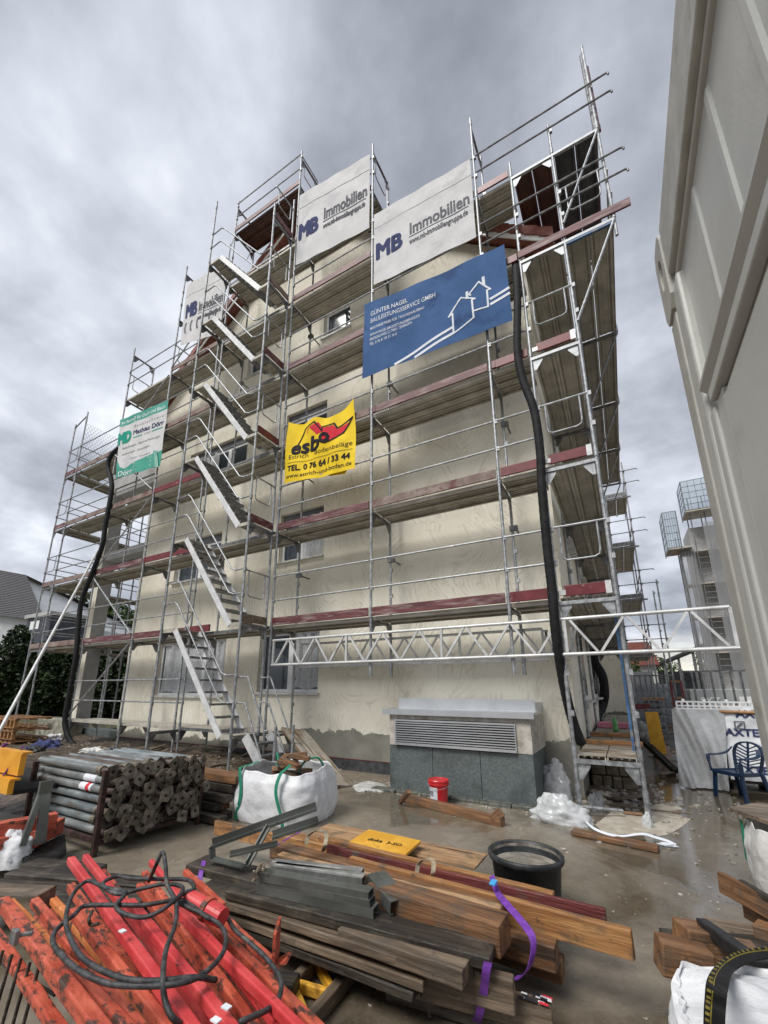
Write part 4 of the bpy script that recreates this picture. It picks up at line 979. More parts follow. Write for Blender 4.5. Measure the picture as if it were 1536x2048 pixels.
# galvanised channels stacked on the pile
def channel(label, p, q, m='galv_d', w=.075, h=.045, group='galvanised channels stacked on the timber'):
    p, q = V(p), V(q); d = (q-p).normalized(); s = V((0, 0, 1)).cross(d).normalized(); mb = MB()
    mb.beam(p, q, w, .004); z_ = V((0, 0, h/2)); l_ = V((0, 0, h-.003))
    for e in (-1, 1):
        mb.beam(p+s*e*(w/2-.002)-z_+V((0, 0, 0)), q+s*e*(w/2-.002)-z_, .004, h-.004); mb.beam(p+s*e*(w/2-.010)-l_, q+s*e*(w/2-.010)-l_, .018, .003)
    mb.beam(p+V((0, 0, .003)), q+V((0, 0, .003)), .012, .003)
    return tag(mb.build('steel_channel', m, loc=p), label, 'metal profile', group)
M['channel'] = mat('channel_zinc', (.13, .14, .13), (.22, .235, .22), 3, .38, .6, c3=(.08, .085, .075), s3=2.5)
M['channel_b'] = mat('channel_bright', (.38, .39, .38), (.58, .59, .58), 12, .3, .75)
for k, (a, b, z, mm, lab) in enumerate((((520, 1764), (752, 1812), -.30, 'channel', 'lowest front steel channel on the dark planks'), ((524, 1752), (745, 1796), -.268, 'channel', 'second steel channel from the bottom of the stack'),
        ((528, 1741), (742, 1780), -.236, 'channel', 'upper dark steel channel of the stack'), ((545, 1722), (725, 1740), -.25, 'channel_b', 'bright steel channel at the back of the stack'), ((548, 1728), (728, 1752), -.25, 'channel_b', 'second bright steel channel behind the dark ones'))):
    channel(lab, AZ(z, *a), AZ(z, *b), mm)
channel('short wide steel channel set across the right end of the stack', AZ(-.25, 752, 1745), AZ(-.29, 800, 1800), 'channel', .12, .06)
mb = MB(); c = AZ(-.23, 522, 1738)
for i in range(26): a = random.uniform(0, 6.28); d = V((random.gauss(0, .018), random.gauss(0, .022), random.gauss(-.02, .022))); s = random.uniform(.006, .014); mb.lathe(c+d, [(.001, -s), (s, -s*.3), (s*.9, s*.5), (.001, s)], 6)
tag(mb.build('mortar_lump', M['w_board'], loc=c), 'pale mortar lump crusted on the left end of the channels', 'mortar')
# bent steel bracket
br = thing('steel_bracket', 'grey blue folded steel bracket with two long arms standing on the pile', 'bracket', AZ(-.33, 480, 1730))
zt_ = -.16
pA, pB, pC, pD = AZ(-.26, 424, 1693), AZ(-.08, 632, 1618), AZ(-.18, 545, 1676), AZ(-.10, 636, 1646)
pE, pF, pG2 = AZ(-.33, 492, 1733), AZ(-.15, 535, 1655), AZ(-.33, 425, 1717)
for nm_, a, b, w_, h_ in (('long_arm', pA, pB, .045, .05), ('short_arm', pC, pD, .045, .045), ('upright', pE, pF, .05, .03), ('foot', pG2, pE, .07, .012), ('tie_bar', AZ(-.25, 460, 1712), AZ(-.2, 555, 1690), .03, .03), ('heel', pG2, pA, .05, .02)):
    mb = MB(); mb.beam(a, b, w_, h_*.4); mb.beam(a+V((0, 0, h_*.5)), b+V((0, 0, h_*.5)), w_*.15, h_); mb.build(nm_, 'channel', br)
# timber girder on the ground
tg = thing('timber_girder', 'short timber lattice girder with yellow diagonals lying on the ground by the red beams', 'girder', AZ(G, 640, 1960))
a0, a1, b0_, b1_ = AZ(-.66, 572, 1985), AZ(-.66, 664, 1893), AZ(-.66, 628, 2035), AZ(-.66, 716, 1930)
ax = (a1-a0); bx_ = (b1_-b0_)
plank('chord', None, None, a0-ax*.7, a1, .05, .07, 'w_grey', parent=tg); plank('chord', None, None, b0_-bx_*.7, b1_, .05, .07, 'w_grey', parent=tg)
for k in range(6):
    t0 = -.6+.25*k; p = a0+ax*t0 if k % 2 else b0_+bx_*t0; q = b0_+bx_*(t0+.22) if k % 2 else a0+ax*(t0+.22)
    plank('web', None, None, p, q, .03, .05, 'w_yellow', parent=tg)

# ------------------------------------------------------------------ red steel beams + cable
M['red_a'] = mat('red_paint_fresh', (.52, .04, .045), (.66, .085, .085), 6, .42, c3=(.09, .025, .018), s3=24, lo3=.62, hi3=.69, bump=.15)
M['red_b'] = mat('red_paint_chipped', (.40, .06, .03), (.58, .125, .07), 9, .58, c3=(.07, .035, .025), s3=19, lo3=.52, hi3=.60, bump=.4, stretch=(.7, 1.4, 1.4))
M['red_c'] = mat('orange_paint_chipped', (.55, .16, .035), (.68, .24, .07), 7, .5, c3=(.11, .05, .03), s3=18, lo3=.54, hi3=.62, bump=.4)
RB = [('bright pink red beam second from the top of the heap, its left end sticking up highest', 'red_a', (143, 1712), (390, 2048), -.10, .065, .065),
 ('bright pink red beam with white tags lying over the middle of the heap', 'red_a', (262, 1796), (462, 2045), -.09, .065, .06),
 ('red beam just right of the highest one at the left end', 'red_a', (172, 1708), (440, 2048), -.16, .06, .06),
 ('short looking red beam end between the cable loops', 'red_b', (205, 1738), (420, 2010), -.21, .06, .06),
 ('red beam whose end shows below the raised cable arch', 'red_a', (303, 1718), (560, 2045), -.17, .05, .055),
 ('paler red beam left of the plug', 'red_b', (290, 1740), (510, 2048), -.2, .06, .06),
 ('smooth orange red beam running from the plug to the bottom edge', 'red_a', (360, 1815), (600, 2048), -.12, .055, .06),
 ('chipped red beam at the right-hand edge of the heap', 'red_b', (350, 1770), (640, 2048), -.20, .06, .06),
 ('short red beam pointing at the purple strap end', 'red_b', (370, 1737), (446, 1806), -.22, .055, .05),
 ('red beam with a welded end plate beside the timber girder', 'red_b', (440, 1822), (545, 1915), -.3, .06, .06),
 ('ribbed pale red beam at the left of the heap', 'red_b', (70, 1795), (285, 2048), -.12, .06, .06),
 ('faded orange beam next to the ribbed one', 'red_c', (108, 1795), (330, 2048), -.19, .06, .05),
 ('thick badly chipped beam at the front left', 'red_b', (8, 1792), (205, 2048), -.07, .07, .075),
 ('pale orange beam behind the thick chipped beam', 'red_c', (22, 1796), (150, 1935), -.12, .06, .05),
 ('chipped beam between the two cable ends at the bottom left', 'red_b', (112, 1895), (262, 2048), -.10, .06, .06),
 ('ribbed orange red beam under the big cable loop', 'red_b', (148, 1815), (340, 2048), -.14, .06, .06),
 ('dark chipped beam at the bottom left corner', 'red_b', (-10, 1855), (130, 2060), -.22, .07, .06)]
RG = 'red steel beams heaped in the foreground'
random.seed(9)
for lab, m_, a, b, zt, w_, h_ in RB:
    short = b[0]-a[0] < 140 and b[1] < 1950
    bz('steel_beam', lab, m_, a, b, zt-.02, w_*.54, h_*.60, 'steel beam', grp=RG, ext=0 if short else .35)
for k in range(7):
    x = -10+46*k; bz('steel_beam', 'chipped red beam in the lower layers of the heap', 'red_b', (x+60, 1795-(k % 3)*15), (x+260, 2040), -.29-.07*(k % 4), .042, .045, 'steel beam', grp=RG, ext=.4)
e = AZ(-.28, 545, 1905); mb = MB(); mb.beam(e+V((-.03, .07, .03)), e+V((.05, -.05, .03)), .012, .13, up=(0, 0, 1)); mb.beam(e+V((-.02, -.03, -.06)), e+V((.08, .01, .0)), .07, .012)
tag(mb.build('end_plate', 'red_b', loc=e), 'bent red end plate at the right tip of the heap', 'metal plate')
for a in ((330, 1985), (120, 1830), (360, 1850)):
    p = AZ(-.6, *a); plank('bearer', 'squared timber under the red beams, '+{330: 'front', 120: 'left', 360: 'rear'}[a[0]]+' one', 'bearer', p+V((-.5, -.05, -.02)), p+V((.5, .35, -.02)), .1, .09, 'w_dark')
for a in ((453, 2014), (432, 2040), (245, 1862)):
    c = AZ(-.085, *a); mb = MB(); mb.box(c-V((.013, .009, .002)), c+V((.013, .009, .002))); tag(mb.build('paper_tag', 'white_print', loc=c), {453: 'larger white tag on the bright middle beam', 432: 'white tag nearest the bottom edge', 245: 'white tag under the cable crossing'}[a[0]], 'tag')
M['cable'] = mat('dirty_cable', (.02, .021, .023), (.06, .062, .066), 25, .6, bump=.2, c3=(.16, .16, .15), s3=9, lo3=.6, hi3=.7)
cz = -.05
cp = [(552, 2060, -.2), (480, 2045, -.12), (548, 2010, -.16), (562, 1965, -.16), (540, 1925, -.16), (505, 1890, -.14), (470, 1860, -.12), (452, 1835, -.12), (420, 1838, -.08), (380, 1808, -.06), (350, 1800, -.05),
 (290, 1810, cz), (230, 1810, cz), (170, 1812, cz), (148, 1830, cz), (112, 1860, -.06), (108, 1890, -.06), (150, 1935, cz), (210, 1965, -.06), (280, 1972, -.06), (350, 1968, -.05), (400, 1952, -.07), (440, 1915, -.09), (452, 1880, -.09), (440, 1850, -.09), (400, 1825, -.07),
 (355, 1803, -.05), (370, 1785, -.03), (388, 1778, -.03), (375, 1760, -.03), (320, 1758, -.04), (260, 1757, -.05), (235, 1752, -.05), (205, 1768, -.05), (235, 1788, -.04), (280, 1778, -.03), (330, 1768, -.02), (365, 1775, -.03),
 (350, 1800, -.02), (300, 1832, -.05), (255, 1830, -.05), (232, 1812, -.04), (250, 1785, -.03), (210, 1775, -.04), (175, 1762, -.05), (145, 1790, -.05), (132, 1835, -.05), (140, 1875, -.05), (170, 1920, -.05), (240, 1955, -.05), (310, 1962, -.05), (390, 1955, -.06), (432, 1960, -.1)]
P = smooth_pts([AZ(z, u, v_) for u, v_, z in cp[1:]], 6)
tag(MB().tube(P, .0082, 9).build('power_cable', 'cable', loc=P[0], smooth=True), 'long black power cable coiled loosely over the red beams', 'cable')
cp = [(298, 1762, -.06), (312, 1730, .04), (325, 1704, .09), (331, 1730, .06), (335, 1770, .0), (352, 1805, -.03), (350, 1850, -.05), (332, 1900, -.05), (326, 1955, -.04), (330, 2000, -.08), (345, 2035, -.1), (372, 2055, -.15)]
P = smooth_pts([AZ(z, u, v_) for u, v_, z in cp], 6)
tag(MB().tube(P, .0082, 9).build('power_cable', 'cable', loc=P[0], smooth=True), 'end of the black cable rising in a narrow arch above the coil', 'cable')
P = smooth_pts([AZ(z, u, v_) for u, v_, z in ((185, 1822, -.06), (178, 1838, -.06), (182, 1850, -.08), (196, 1848, -.07))], 6)
tag(MB().tube(P, .006, 8).build('steel_hook', 'w_dark', loc=P[0], smooth=True), 'small dark hook inside the left cable loop', 'hook')
p, q = AZ(-.06, 378, 1797), AZ(-.09, 446, 1836); d = (q-p)
pl = thing('power_plug', 'red industrial plug lying on the red beams beside the cable coil', 'plug', p)
for nm_, t0, t1, r0, r1, m_ in (('body', 0, .5, .034, .036, 'red_a'), ('collar', .5, .62, .043, .043, 'red_b'), ('shroud', .62, 1, .037, .034, 'red_a'), ('gland', -.12, 0, .02, .03, 'red_b')):
    mb = MB(); mb.tube([p+d*t0, p+d*t1], r0, 20, rs=[r0, r1]); mb.build(nm_, m_, pl, smooth=False, bevel=.003)
# rusty mesh at the lower left corner
mb = MB()
for k in range(7):
    a = AZ(-.2, -30+18*k, 1885+8*k); mb.tube([a, a+V((.02, -.06, -.42))], .006, 6)
for k in range(3): a, b = AZ(-.3-.1*k, -40, 1900), AZ(-.3-.1*k, 110, 1990); mb.tube([a, b], .006, 6)
tag(mb.build('rebar_mesh', 'w_dark', loc=AZ(G, 20, 2000)), 'rusty reinforcing mesh standing at the lower left corner', 'rebar mesh')
mb = MB(); c = AZ(-.02, 30, 1872); mb.box(c-V((.018, .008, .024)), c+V((.018, .008, .02))); mb.beam(c, c+V((.03, .04, .0)), .012, .012); tag(mb.build('clamp', 'galv_d', loc=c, bevel=.004), 'grey steel clamp on the thick chipped beam', 'clamp')

# ------------------------------------------------------------------ steel props in their rack
px0, px1, py0, py1 = -5.25, -3.72, -3.62, -2.62
rk = thing('prop_rack', 'rusty steel rack holding the stacked props', 'rack', (-4.5, -3.1, G))
M['rust'] = mat('rusty_steel', (.028, .014, .012), (.07, .035, .028), 12, .7, .2, bump=.3)
for x in (px0+.12, px1-.02):
    for y in (py0-.05, py1+.05):
        mb = MB(); mb.box((x-.022, y-.022, G), (x+.022, y+.022, .03 if x > -4 else .0)); mb.build('post', 'rust', rk)
for y in (py0-.05, py1+.05):
    mb = MB(); mb.beam((px0+.12, y, G+.13), (px1-.02, y, G+.13), .04, .04); mb.build('rail', 'rust', rk)
for x in (px0+.12, px1-.02):
    mb = MB(); mb.beam((x, py0-.05, G+.105), (x, py1+.05, G+.105), .04, .04); mb.build('cross_rail', 'rust', rk)
M['prop'] = mat('prop_zinc', (.17, .185, .185), (.34, .36, .355), 6, .5, .45, stretch=(.6, 2, 2), c3=(.10, .065, .04), s3=4, lo3=.56, hi3=.68)
M['prop_b'] = mat('prop_blue_grey', (.13, .155, .165), (.29, .325, .335), 5, .5, .35, stretch=(.6, 2, 2), c3=(.13, .08, .05), s3=4, lo3=.52, hi3=.66)
M['prop_d'] = mat('prop_rusty', (.06, .04, .032), (.13, .10, .085), 6, .6, .3, stretch=(.6, 2, 2))
M['plate'] = mat('prop_end_plate', (.085, .068, .05), (.22, .19, .15), 14, .6, .3, bump=.3, c3=(.24, .24, .23), s3=10, lo3=.64, hi3=.7)
random.seed(12); cols, rows = 10, 7; pid = 0
def end_plate(x, y, z, s, rot, tilt, parent):
    """square plate with clipped corners and a hole, facing +x"""
    mb = MB(); n = 16; out = []; th = .008
    for k in range(n):
        a = 2*math.pi*k/n+math.pi/4; rr = s*min(1/max(abs(math.cos(a)), abs(math.sin(a))), 1.30); out.append((rr*math.cos(a), rr*math.sin(a)))
    inn = [(s*.27*math.cos(2*math.pi*k/n+math.pi/4), s*.27*math.sin(2*math.pi*k/n+math.pi/4)) for k in range(n)]
    def P(a, b, dx):
        c_, s_ = math.cos(rot), math.sin(rot); a, b = a*c_-b*s_, a*s_+b*c_
        return (x+dx+tilt[0]*a+tilt[1]*b, y+a, z+b)
    vs = [P(*q, 0) for q in out]+[P(*q, 0) for q in inn]+[P(*q, th) for q in out]+[P(*q, th) for q in inn]; fs = []
    for k in range(n):
        j = (k+1) % n; fs += [(k, j, n+j, n+k), (2*n+k, 3*n+k, 3*n+j, 2*n+j), (k, 2*n+k, 2*n+j, j), (n+k, n+j, 3*n+j, 3*n+k)]
    mb.add(vs, fs)
    for k in range(4):      # small bolt holes at the corners as dark studs
        a = math.pi/4+k*math.pi/2; q = (s*1.0*math.cos(a)*1.0, s*1.0*math.sin(a)*1.0); c = V(P(q[0]*.95, q[1]*.95, th+.001))
        mb.tube([c-V((.002, 0, 0)), c+V((.002, 0, 0))], s*.09, 6)
    mb.build('end_plate', 'plate', parent)
    mb = MB(); mb.tube([(x+th+.0015, y, z), (x+th+.0025, y, z)], s*.26, 12); mb.build('bore', 'dark', parent)
for r in range(rows):
    for c_ in range(cols):
        y = py0+.04+c_*(py1-py0-.08)/(cols-1)+(random.uniform(-.006, .006))+(.03 if r % 2 else 0)*.4; z = G+.17+r*.088+random.uniform(-.004, .004)
        xe = px1+random.uniform(-.09, .11)+(.14 if random.random() < .12 else 0)
        lab = 'steel prop lying in the rusty rack among equal ones, square plate at its end'; g_ = 'steel props stacked in the rack'
        if (r, c_) == (rows-2, 0): lab = 'steel prop with a plain white sticker, near side of the rack'
        if (r, c_) == (rows-3, 0): lab = 'steel prop with a red and white sticker, near side of the rack'
        t = thing('steel_prop', lab, 'steel prop', (px0, y, z), g_); mm = random.choice(['prop', 'prop', 'prop_b', 'prop_b', 'prop_d'])
        if (r, c_) in ((rows-2, 0), (rows-3, 0)): mm = 'prop'
        mb = MB(); mb.tube([(px0+random.uniform(0, .06), y, z), (xe-.22, y, z)], .0375, 14); mb.build('outer_tube', mm, t, smooth=False)
        mb = MB(); mb.tube([(xe-.24, y, z), (xe-.16, y, z)], .044, 14); mb.tube([(xe-.20, y-.05, z), (xe-.20, y-.02, z)], .01, 6); mb.build('collar', 'plate', t)
        mb = MB(); mb.tube([(xe-.18, y, z), (xe, y, z)], .028, 12); mb.build('inner_tube', 'prop_d', t)
        end_plate(xe, y, z, random.uniform(.050, .064), random.uniform(-.9, .9), (random.uniform(-.3, .3), random.uniform(-.3, .3)), t)
        if (r, c_) in ((rows-2, 0), (rows-3, 0)):
            mb = MB(); mb.tube([(xe-.62, y, z), (xe-.40, y, z)], .0385, 14, cap=False); mb.build('sticker', 'white_print', t)
            if r == rows-3: mb = MB(); mb.tube([(xe-.50, y, z), (xe-.44, y, z)], .0392, 14, cap=False); mb.build('sticker_mark', 'red_print', t)
# heap of old timbers behind the props
random.seed(31)
OT = ['low', 'lower middle', 'middle', 'upper middle', 'top']
for k in range(10):
    y = -2.45+.13*(k % 2)+.05*(k // 2); z = G+.06+.095*(k//2)
    plank('old_timber', '%s old brown timber of the %s row, piled behind the prop plates' % (OT[k//2], 'near' if k % 2 == 0 else 'far'), 'timber', (-4.9, y, z), (-3.42-random.uniform(0, .2), y+random.uniform(-.03, .03), z), .11, .085, random.choice(['w_brown', 'w_dark', 'w_brown']), group='old timbers behind the props')
# ------------------------------------------------------------------ crumpled things
def crumple(name, label, cat, c, size, m, seed, flat=.5, group=None, amp=.35, n=26, sharp=1.6):
    """heap of crumpled sheet: a noisy dome resting on its base"""
    mb = MB(); c = V(c); vs = []
    for j in range(n+1):
        for i in range(2*n):
            th, ph = math.pi/2*j/n, math.pi*i/n
            d = V((math.sin(th)*math.cos(ph), math.sin(th)*math.sin(ph), math.cos(th)))
            k = noise.noise(d*sharp+V((seed, 0, 0)))*.8+abs(noise.noise(d*sharp*3+V((seed, 5, 0))))*.9+abs(noise.noise(d*sharp*7+V((seed, 9, 0))))*.4
            r = 1+amp*(k-.45)
            vs.append(c+V((d.x*size[0]*r, d.y*size[1]*r, max(0, d.z*size[2]*r))))
    fs = [(j*2*n+i, j*2*n+(i+1) % (2*n), (j+1)*2*n+(i+1) % (2*n), (j+1)*2*n+i) for j in range(n) for i in range(2*n)]
    mb.add(vs, fs); return tag(mb.build(name, m, loc=c, smooth=True), label, cat, group)
def sack(name, label, c, sx, sy, h, m, seed, bulge=.08, rot=0, top_open=True):
    """big bag: rounded square plan, bulging sides with folds, open gathered top"""
    root = thing(name, label, 'big bag', c); mb = MB(); n, L = 96, 34; c = V(c); vs = []
    for j in range(L+1):
        t = j/L; z = h*t; b = 1+bulge*math.sin(math.pi*min(1, t*1.05))**.8-(.06*(t-.8)/.2 if t > .8 else 0)
        for i in range(n):
            a = 2*math.pi*i/n; ca, sa = math.cos(a), math.sin(a); e = 4.2
            r = (abs(ca)**e+abs(sa)**e)**(-1/e)
            fold = .030*noise.noise(V((ca*3.1, sa*3.1, t*2+seed)))+.024*abs(noise.noise(V((ca*7, sa*7, t*3.5+seed))))+.02*noise.noise(V((ca*9+t*5, sa*9-t*4, seed)))
            k = r*b+fold*1.5; zz = z+(.05*noise.noise(V((ca*2.5, sa*2.5, seed+4)))+.03*(abs(ca*sa)*4-1)*0 if t > .7 else 0)*(t-.7)*3.3
            x, y = sx/2*ca*k, sy/2*sa*k
            vs.append(c+V((x*math.cos(rot)-y*math.sin(rot), x*math.sin(rot)+y*math.cos(rot), zz)))
    mb.add(vs, [(j*n+i, j*n+(i+1) % n, (j+1)*n+(i+1) % n, (j+1)*n+i) for j in range(L) for i in range(n)])
    o = mb.build('fabric', m, root, smooth=True, fix=False)
    md = o.modifiers.new('solidify', 'SOLIDIFY'); md.thickness = .006
    return root
M['bag'] = mat('woven_white_fabric', (.62, .63, .65), (.76, .77, .78), 3, .6, bump=.9, bscale=7, c3=(.42, .38, .34), s3=2.6, lo3=.66, hi3=.8)
M['bag_d'] = mat('woven_dirty_fabric', (.52, .51, .49), (.68, .67, .65), 3, .65, bump=.9, bscale=7, c3=(.33, .29, .25), s3=2.2, lo3=.58, hi3=.75)
M['green_strap'] = mat('green_webbing', (.01, .17, .10), (.02, .23, .14), 20, .6)
bc = V((-3.10, -1.80, G)); bsz = (1.02, .86, .56)
b1 = sack('big_bag', 'white big bag with green straps filled with broken timber, behind the timber pile', bc, *bsz, 'bag', 2.0, rot=.12)
for s in (-1, 1):
    mb = MB(); vs = []; P = []
    for k in range(13):
        t = k/12; P.append(bc+V((s*.31+.05*math.sin(t*5+s), -.455-.045*math.sin(math.pi*t)+.05*s*.12*6*.12, .02+.56*t)))
    P += [bc+V((s*.29, -.38, .60)), bc+V((s*.25, -.25, .63))]
    for p in P: vs += [p+V((-.022, -.006, 0)), p+V((.022, -.006, 0)), p+V((.022, 0, 0)), p+V((-.022, 0, 0))]
    mb.add(vs, [(i*4+k, i*4+(k+1) % 4, i*4+4+(k+1) % 4, i*4+4+k) for i in range(len(P)-1) for k in range(4)])
    mb.build('lifting_strap', 'green_strap', b1)
for s in (-1, 1):
    P = smooth_pts([bc+V((s*.40, .25, .5)), bc+V((s*.34, .15, .66)), bc+V((s*.22, .05, .62)), bc+V((s*.18, -.02, .5))], 6); mb = MB(); mb.tube(P, .014, 6); mb.build('lifting_strap', 'green_strap', b1)
mb = MB(); mb.lathe(bc+V((0, 0, .42)), [(.42, 0), (.2, .06), (.01, .09)], 24); mb.build('filling', 'soil', b1)
random.seed(17)
BT = ['lower left', 'front', 'middle', 'right', 'rear left', 'rear', 'topmost', 'rear right', 'front right', 'centre back']
for k in range(10):
    a = random.uniform(0, 3.14); c = bc+V((.02+random.uniform(-.22, .22), random.uniform(-.2, .14), .50+.022*k)); d = V((math.cos(a), math.sin(a), random.uniform(-.3, .3)))*random.uniform(.08, .14)
    plank('timber_offcut', '%s reddish brown timber offcut in the mouth of the white big bag' % BT[k], 'offcut', c-d, c+d, .075, .055, 'w_brown', group='offcuts in the white bag')
# leaning dirty panel
a, b = V((-4.93, .40, .04)), V((-3.36, -.28, G+.03)); plank('scaffold_plank', 'long dirty pale plank leaning down from the stair to the ground', 'plank', a, b, .52, .05, 'w_board', up=(.45, 0, .9))
# beam, bucket
a, b = AZ(G+.10, 812, 1588), AZ(G+.10, 1005, 1634); plank('timber_beam', 'reddish brown beam lying alone on the wet ground in front of the bucket', 'beam', a-V((0, 0, .05)), b-V((0, 0, .05)), .10, .10, 'w_brown')
plank('timber_offcut', 'short offcut leaning on the left end of the lone beam', 'offcut', AZ(G+.03, 800, 1605), AZ(G+.22, 818, 1583), .06, .05, 'w_brown')
plank('timber_offcut', 'wedge shaped offcut at the right end of the lone beam', 'offcut', AZ(G+.06, 985, 1640), AZ(G+.16, 1004, 1622), .03, .10, 'w_brown')
c = V((-1.70, -.34, G)); bk = thing('paint_bucket', 'red bucket with lid and white label standing before the grey panels', 'bucket', c)
M['bucket_red'] = mat('bucket_red_plastic', (.50, .02, .025), (.60, .03, .035), 4, .3)
mb = MB(); mb.lathe(c, [(0, 0), (.108, 0), (.112, .01), (.128, .27), (.128, .272)], 40); mb.build('body', 'bucket_red', bk, smooth=False)
mb = MB(); mb.lathe(c, [(.132, .235), (.140, .24), (.140, .262), (.134, .268), (.141, .272), (.143, .295), (.136, .306), (.125, .306), (.122, .298), (0, .298)], 40); mb.build('lid', 'bucket_red', bk)
mb = MB(); vs = []
for k in range(15):
    t = -2.75+k*.10
    for z, r in ((.03, .1158), (.215, .1255)): vs.append(c+V((r*math.cos(t), r*math.sin(t), z)))
mb.add(vs, [(2*k, 2*k+2, 2*k+3, 2*k+1) for k in range(14)]); mb.build('label', 'white_print', bk)
mb = MB(); vs = []
for k in range(9):
    t = -2.6+k*.10
    for z, r in ((.10, .1195), (.17, .1233)): vs.append(c+V((r*math.cos(t), r*math.sin(t), z)))
mb.add(vs, [(2*k, 2*k+2, 2*k+3, 2*k+1) for k in range(8)]); mb.build('label_block', 'grey_print', bk)
P = [c+V((.143*math.cos(t), .143*math.sin(t), .25-.05*math.sin(t-3.3))) for t in [3.3+k*.25 for k in range(12)]]; mb = MB(); mb.tube(P, .003, 6); mb.build('handle', 'galv', bk)
# mortar tub
c = V((-.10, -2.71, G)); tb = thing('mortar_tub', 'big round black mortar tub with a crusted rim', 'tub', c)
M['tub'] = mat('tub_rubber', (.012, .014, .016), (.035, .038, .04), 9, .5, c3=(.13, .12, .11), s3=5, lo3=.60, hi3=.72)
mb = MB(); mb.lathe(c, [(0, .001), (.185, 0), (.20, .02), (.232, .33), (.250, .335), (.255, .345), (.255, .368), (.247, .376), (.236, .372), (.226, .33), (.20, .12), (0, .12)], 56); mb.build('shell', 'tub', tb, smooth=True)
mb = MB(); mb.lathe(c, [(.2245, .300), (.19, .288), (.12, .300), (.06, .290), (0, .306)], 40); mb.build('dried_mortar', mat('mortar_dry', (.16, .145, .12), (.28, .255, .22), 9, .85, bump=.8), tb)
mb = MB(); mb.lathe(c, [(.2375, .374), (.2290, .345), (.2260, .325), (.2045, .135)], 56); mb.build('mortar_crust', mat('mortar_crust', (.09, .08, .065), (.24, .215, .18), 12, .8, bump=.6), tb)
# plastic heaps, ribbon, slab and plank by the corner
crumple('plastic_sheet', 'clear grey plastic sheet bundled against the housing below the corner', 'plastic sheet', AZ(G, 1112, 1600)+V((0, .12, 0)), (.23, .18, .52), 'film', 3.1, amp=.28, sharp=1.1)
crumple('plastic_sheet', 'milky white plastic sheet slumped on the ground at the foot of the corner pole', 'plastic sheet', AZ(G, 1120, 1640), (.34, .22, .27), 'film_w', 8.7, amp=.30, sharp=1.1)
crumple('plastic_bag', 'white plastic bag wrapped round the foot of the right scaffold pole', 'plastic bag', AZ(G, 1297, 1660)+V((-.0, .05, 0)), (.06, .05, .16), 'film_w', 5.2, amp=.35, sharp=1.1)
crumple('plastic_sheet', 'dark grey plastic scrap behind the corner pole', 'plastic sheet', AZ(G, 1195, 1628)+V((0, .15, 0)), (.10, .07, .20), mat('grey_film', (.16, .17, .18), (.26, .27, .28), 6, .35), 6.6, amp=.5)
ribbon('barrier_tape', 'white twisted tape trailing over the plank from pole to pole', [AZ(G+z, *a) for z, a in zip((.05, .06, .06, .05, .07, .05, .03, .02), ((1165, 1635), (1185, 1655), (1215, 1668), (1245, 1672), (1285, 1668), (1312, 1675), (1335, 1682), (1352, 1690)))], .04, 'white_print', 'tape', (.2, 1, .3))
crumple('barrier_tape', 'crumpled end of the white tape at the tip of the plank', 'tape', AZ(G+.02, 1335, 1690), (.08, .04, .02), 'white_print', 2.2, amp=.4)
plank('timber_board', 'brown board lying on the wet ground under the white tape', 'board', AZ(G+.03, 1145, 1662), AZ(G+.03, 1318, 1697), .13, .045, 'w_brown')
M['sand'] = mat('spilt_plaster', (.33, .29, .23), (.46, .42, .35), 8, .8, bump=.5)
def blob(name, pts, m, h=.006):
    mb = MB(); P = [AZ(G, *p) for p in pts]; P = smooth_pts(P+[P[0]], 5)[:-1]
    c = sum(P, V((0, 0, 0)))/len(P); vs = [p+V((0, 0, .002)) for p in P]+[c.lerp(p, .8)+V((0, 0, h)) for p in P]+[c+V((0, 0, h*1.6))]; n = len(P)
    mb.add(vs, [(i, (i+1) % n, n+(i+1) % n, n+i) for i in range(n)]+[(n+i, n+(i+1) % n, 2*n) for i in range(n)])
    return tag(mb.build(name, m, smooth=True), None, None, kind='structure')
blob('plaster_spill', [(1190, 1650), (1230, 1622), (1275, 1632), (1310, 1620), (1350, 1628), (1378, 1640), (1350, 1662), (1320, 1672), (1260, 1668), (1215, 1668)], 'sand', .012)
blob('plaster_spill', [(1300, 1612), (1335, 1606), (1365, 1618), (1340, 1622), (1310, 1620)], 'sand', .01)
blob('plaster_spill', [(705, 1572), (730, 1563), (760, 1566), (776, 1576), (765, 1585), (740, 1582), (715, 1584)], mat('lime_spill', (.35, .35, .33), (.55, .55, .53), 9, .8, bump=.6), .02)
for k, (a, b, w_, m_, lab) in enumerate((((1225, 1598), (1290, 1590), .14, 'w_grey', 'flat grey board scrap under the side scaffold'), ((1245, 1625), (1285, 1628), .06, 'w_light', 'pale broken wood scrap between the two front poles'), ((1200, 1608), (1385, 1628), .015, 'w_grey', 'thin grey stick crossing the puddle by the poles'),
        ((1180, 1585), (1230, 1600), .06, 'w_dark', 'dark wet wood scrap beside the corner pole'))):
    plank('wood_scrap', lab, 'wood scrap', AZ(G+.03, *a), AZ(G+.03, *b), w_, .02, m_)
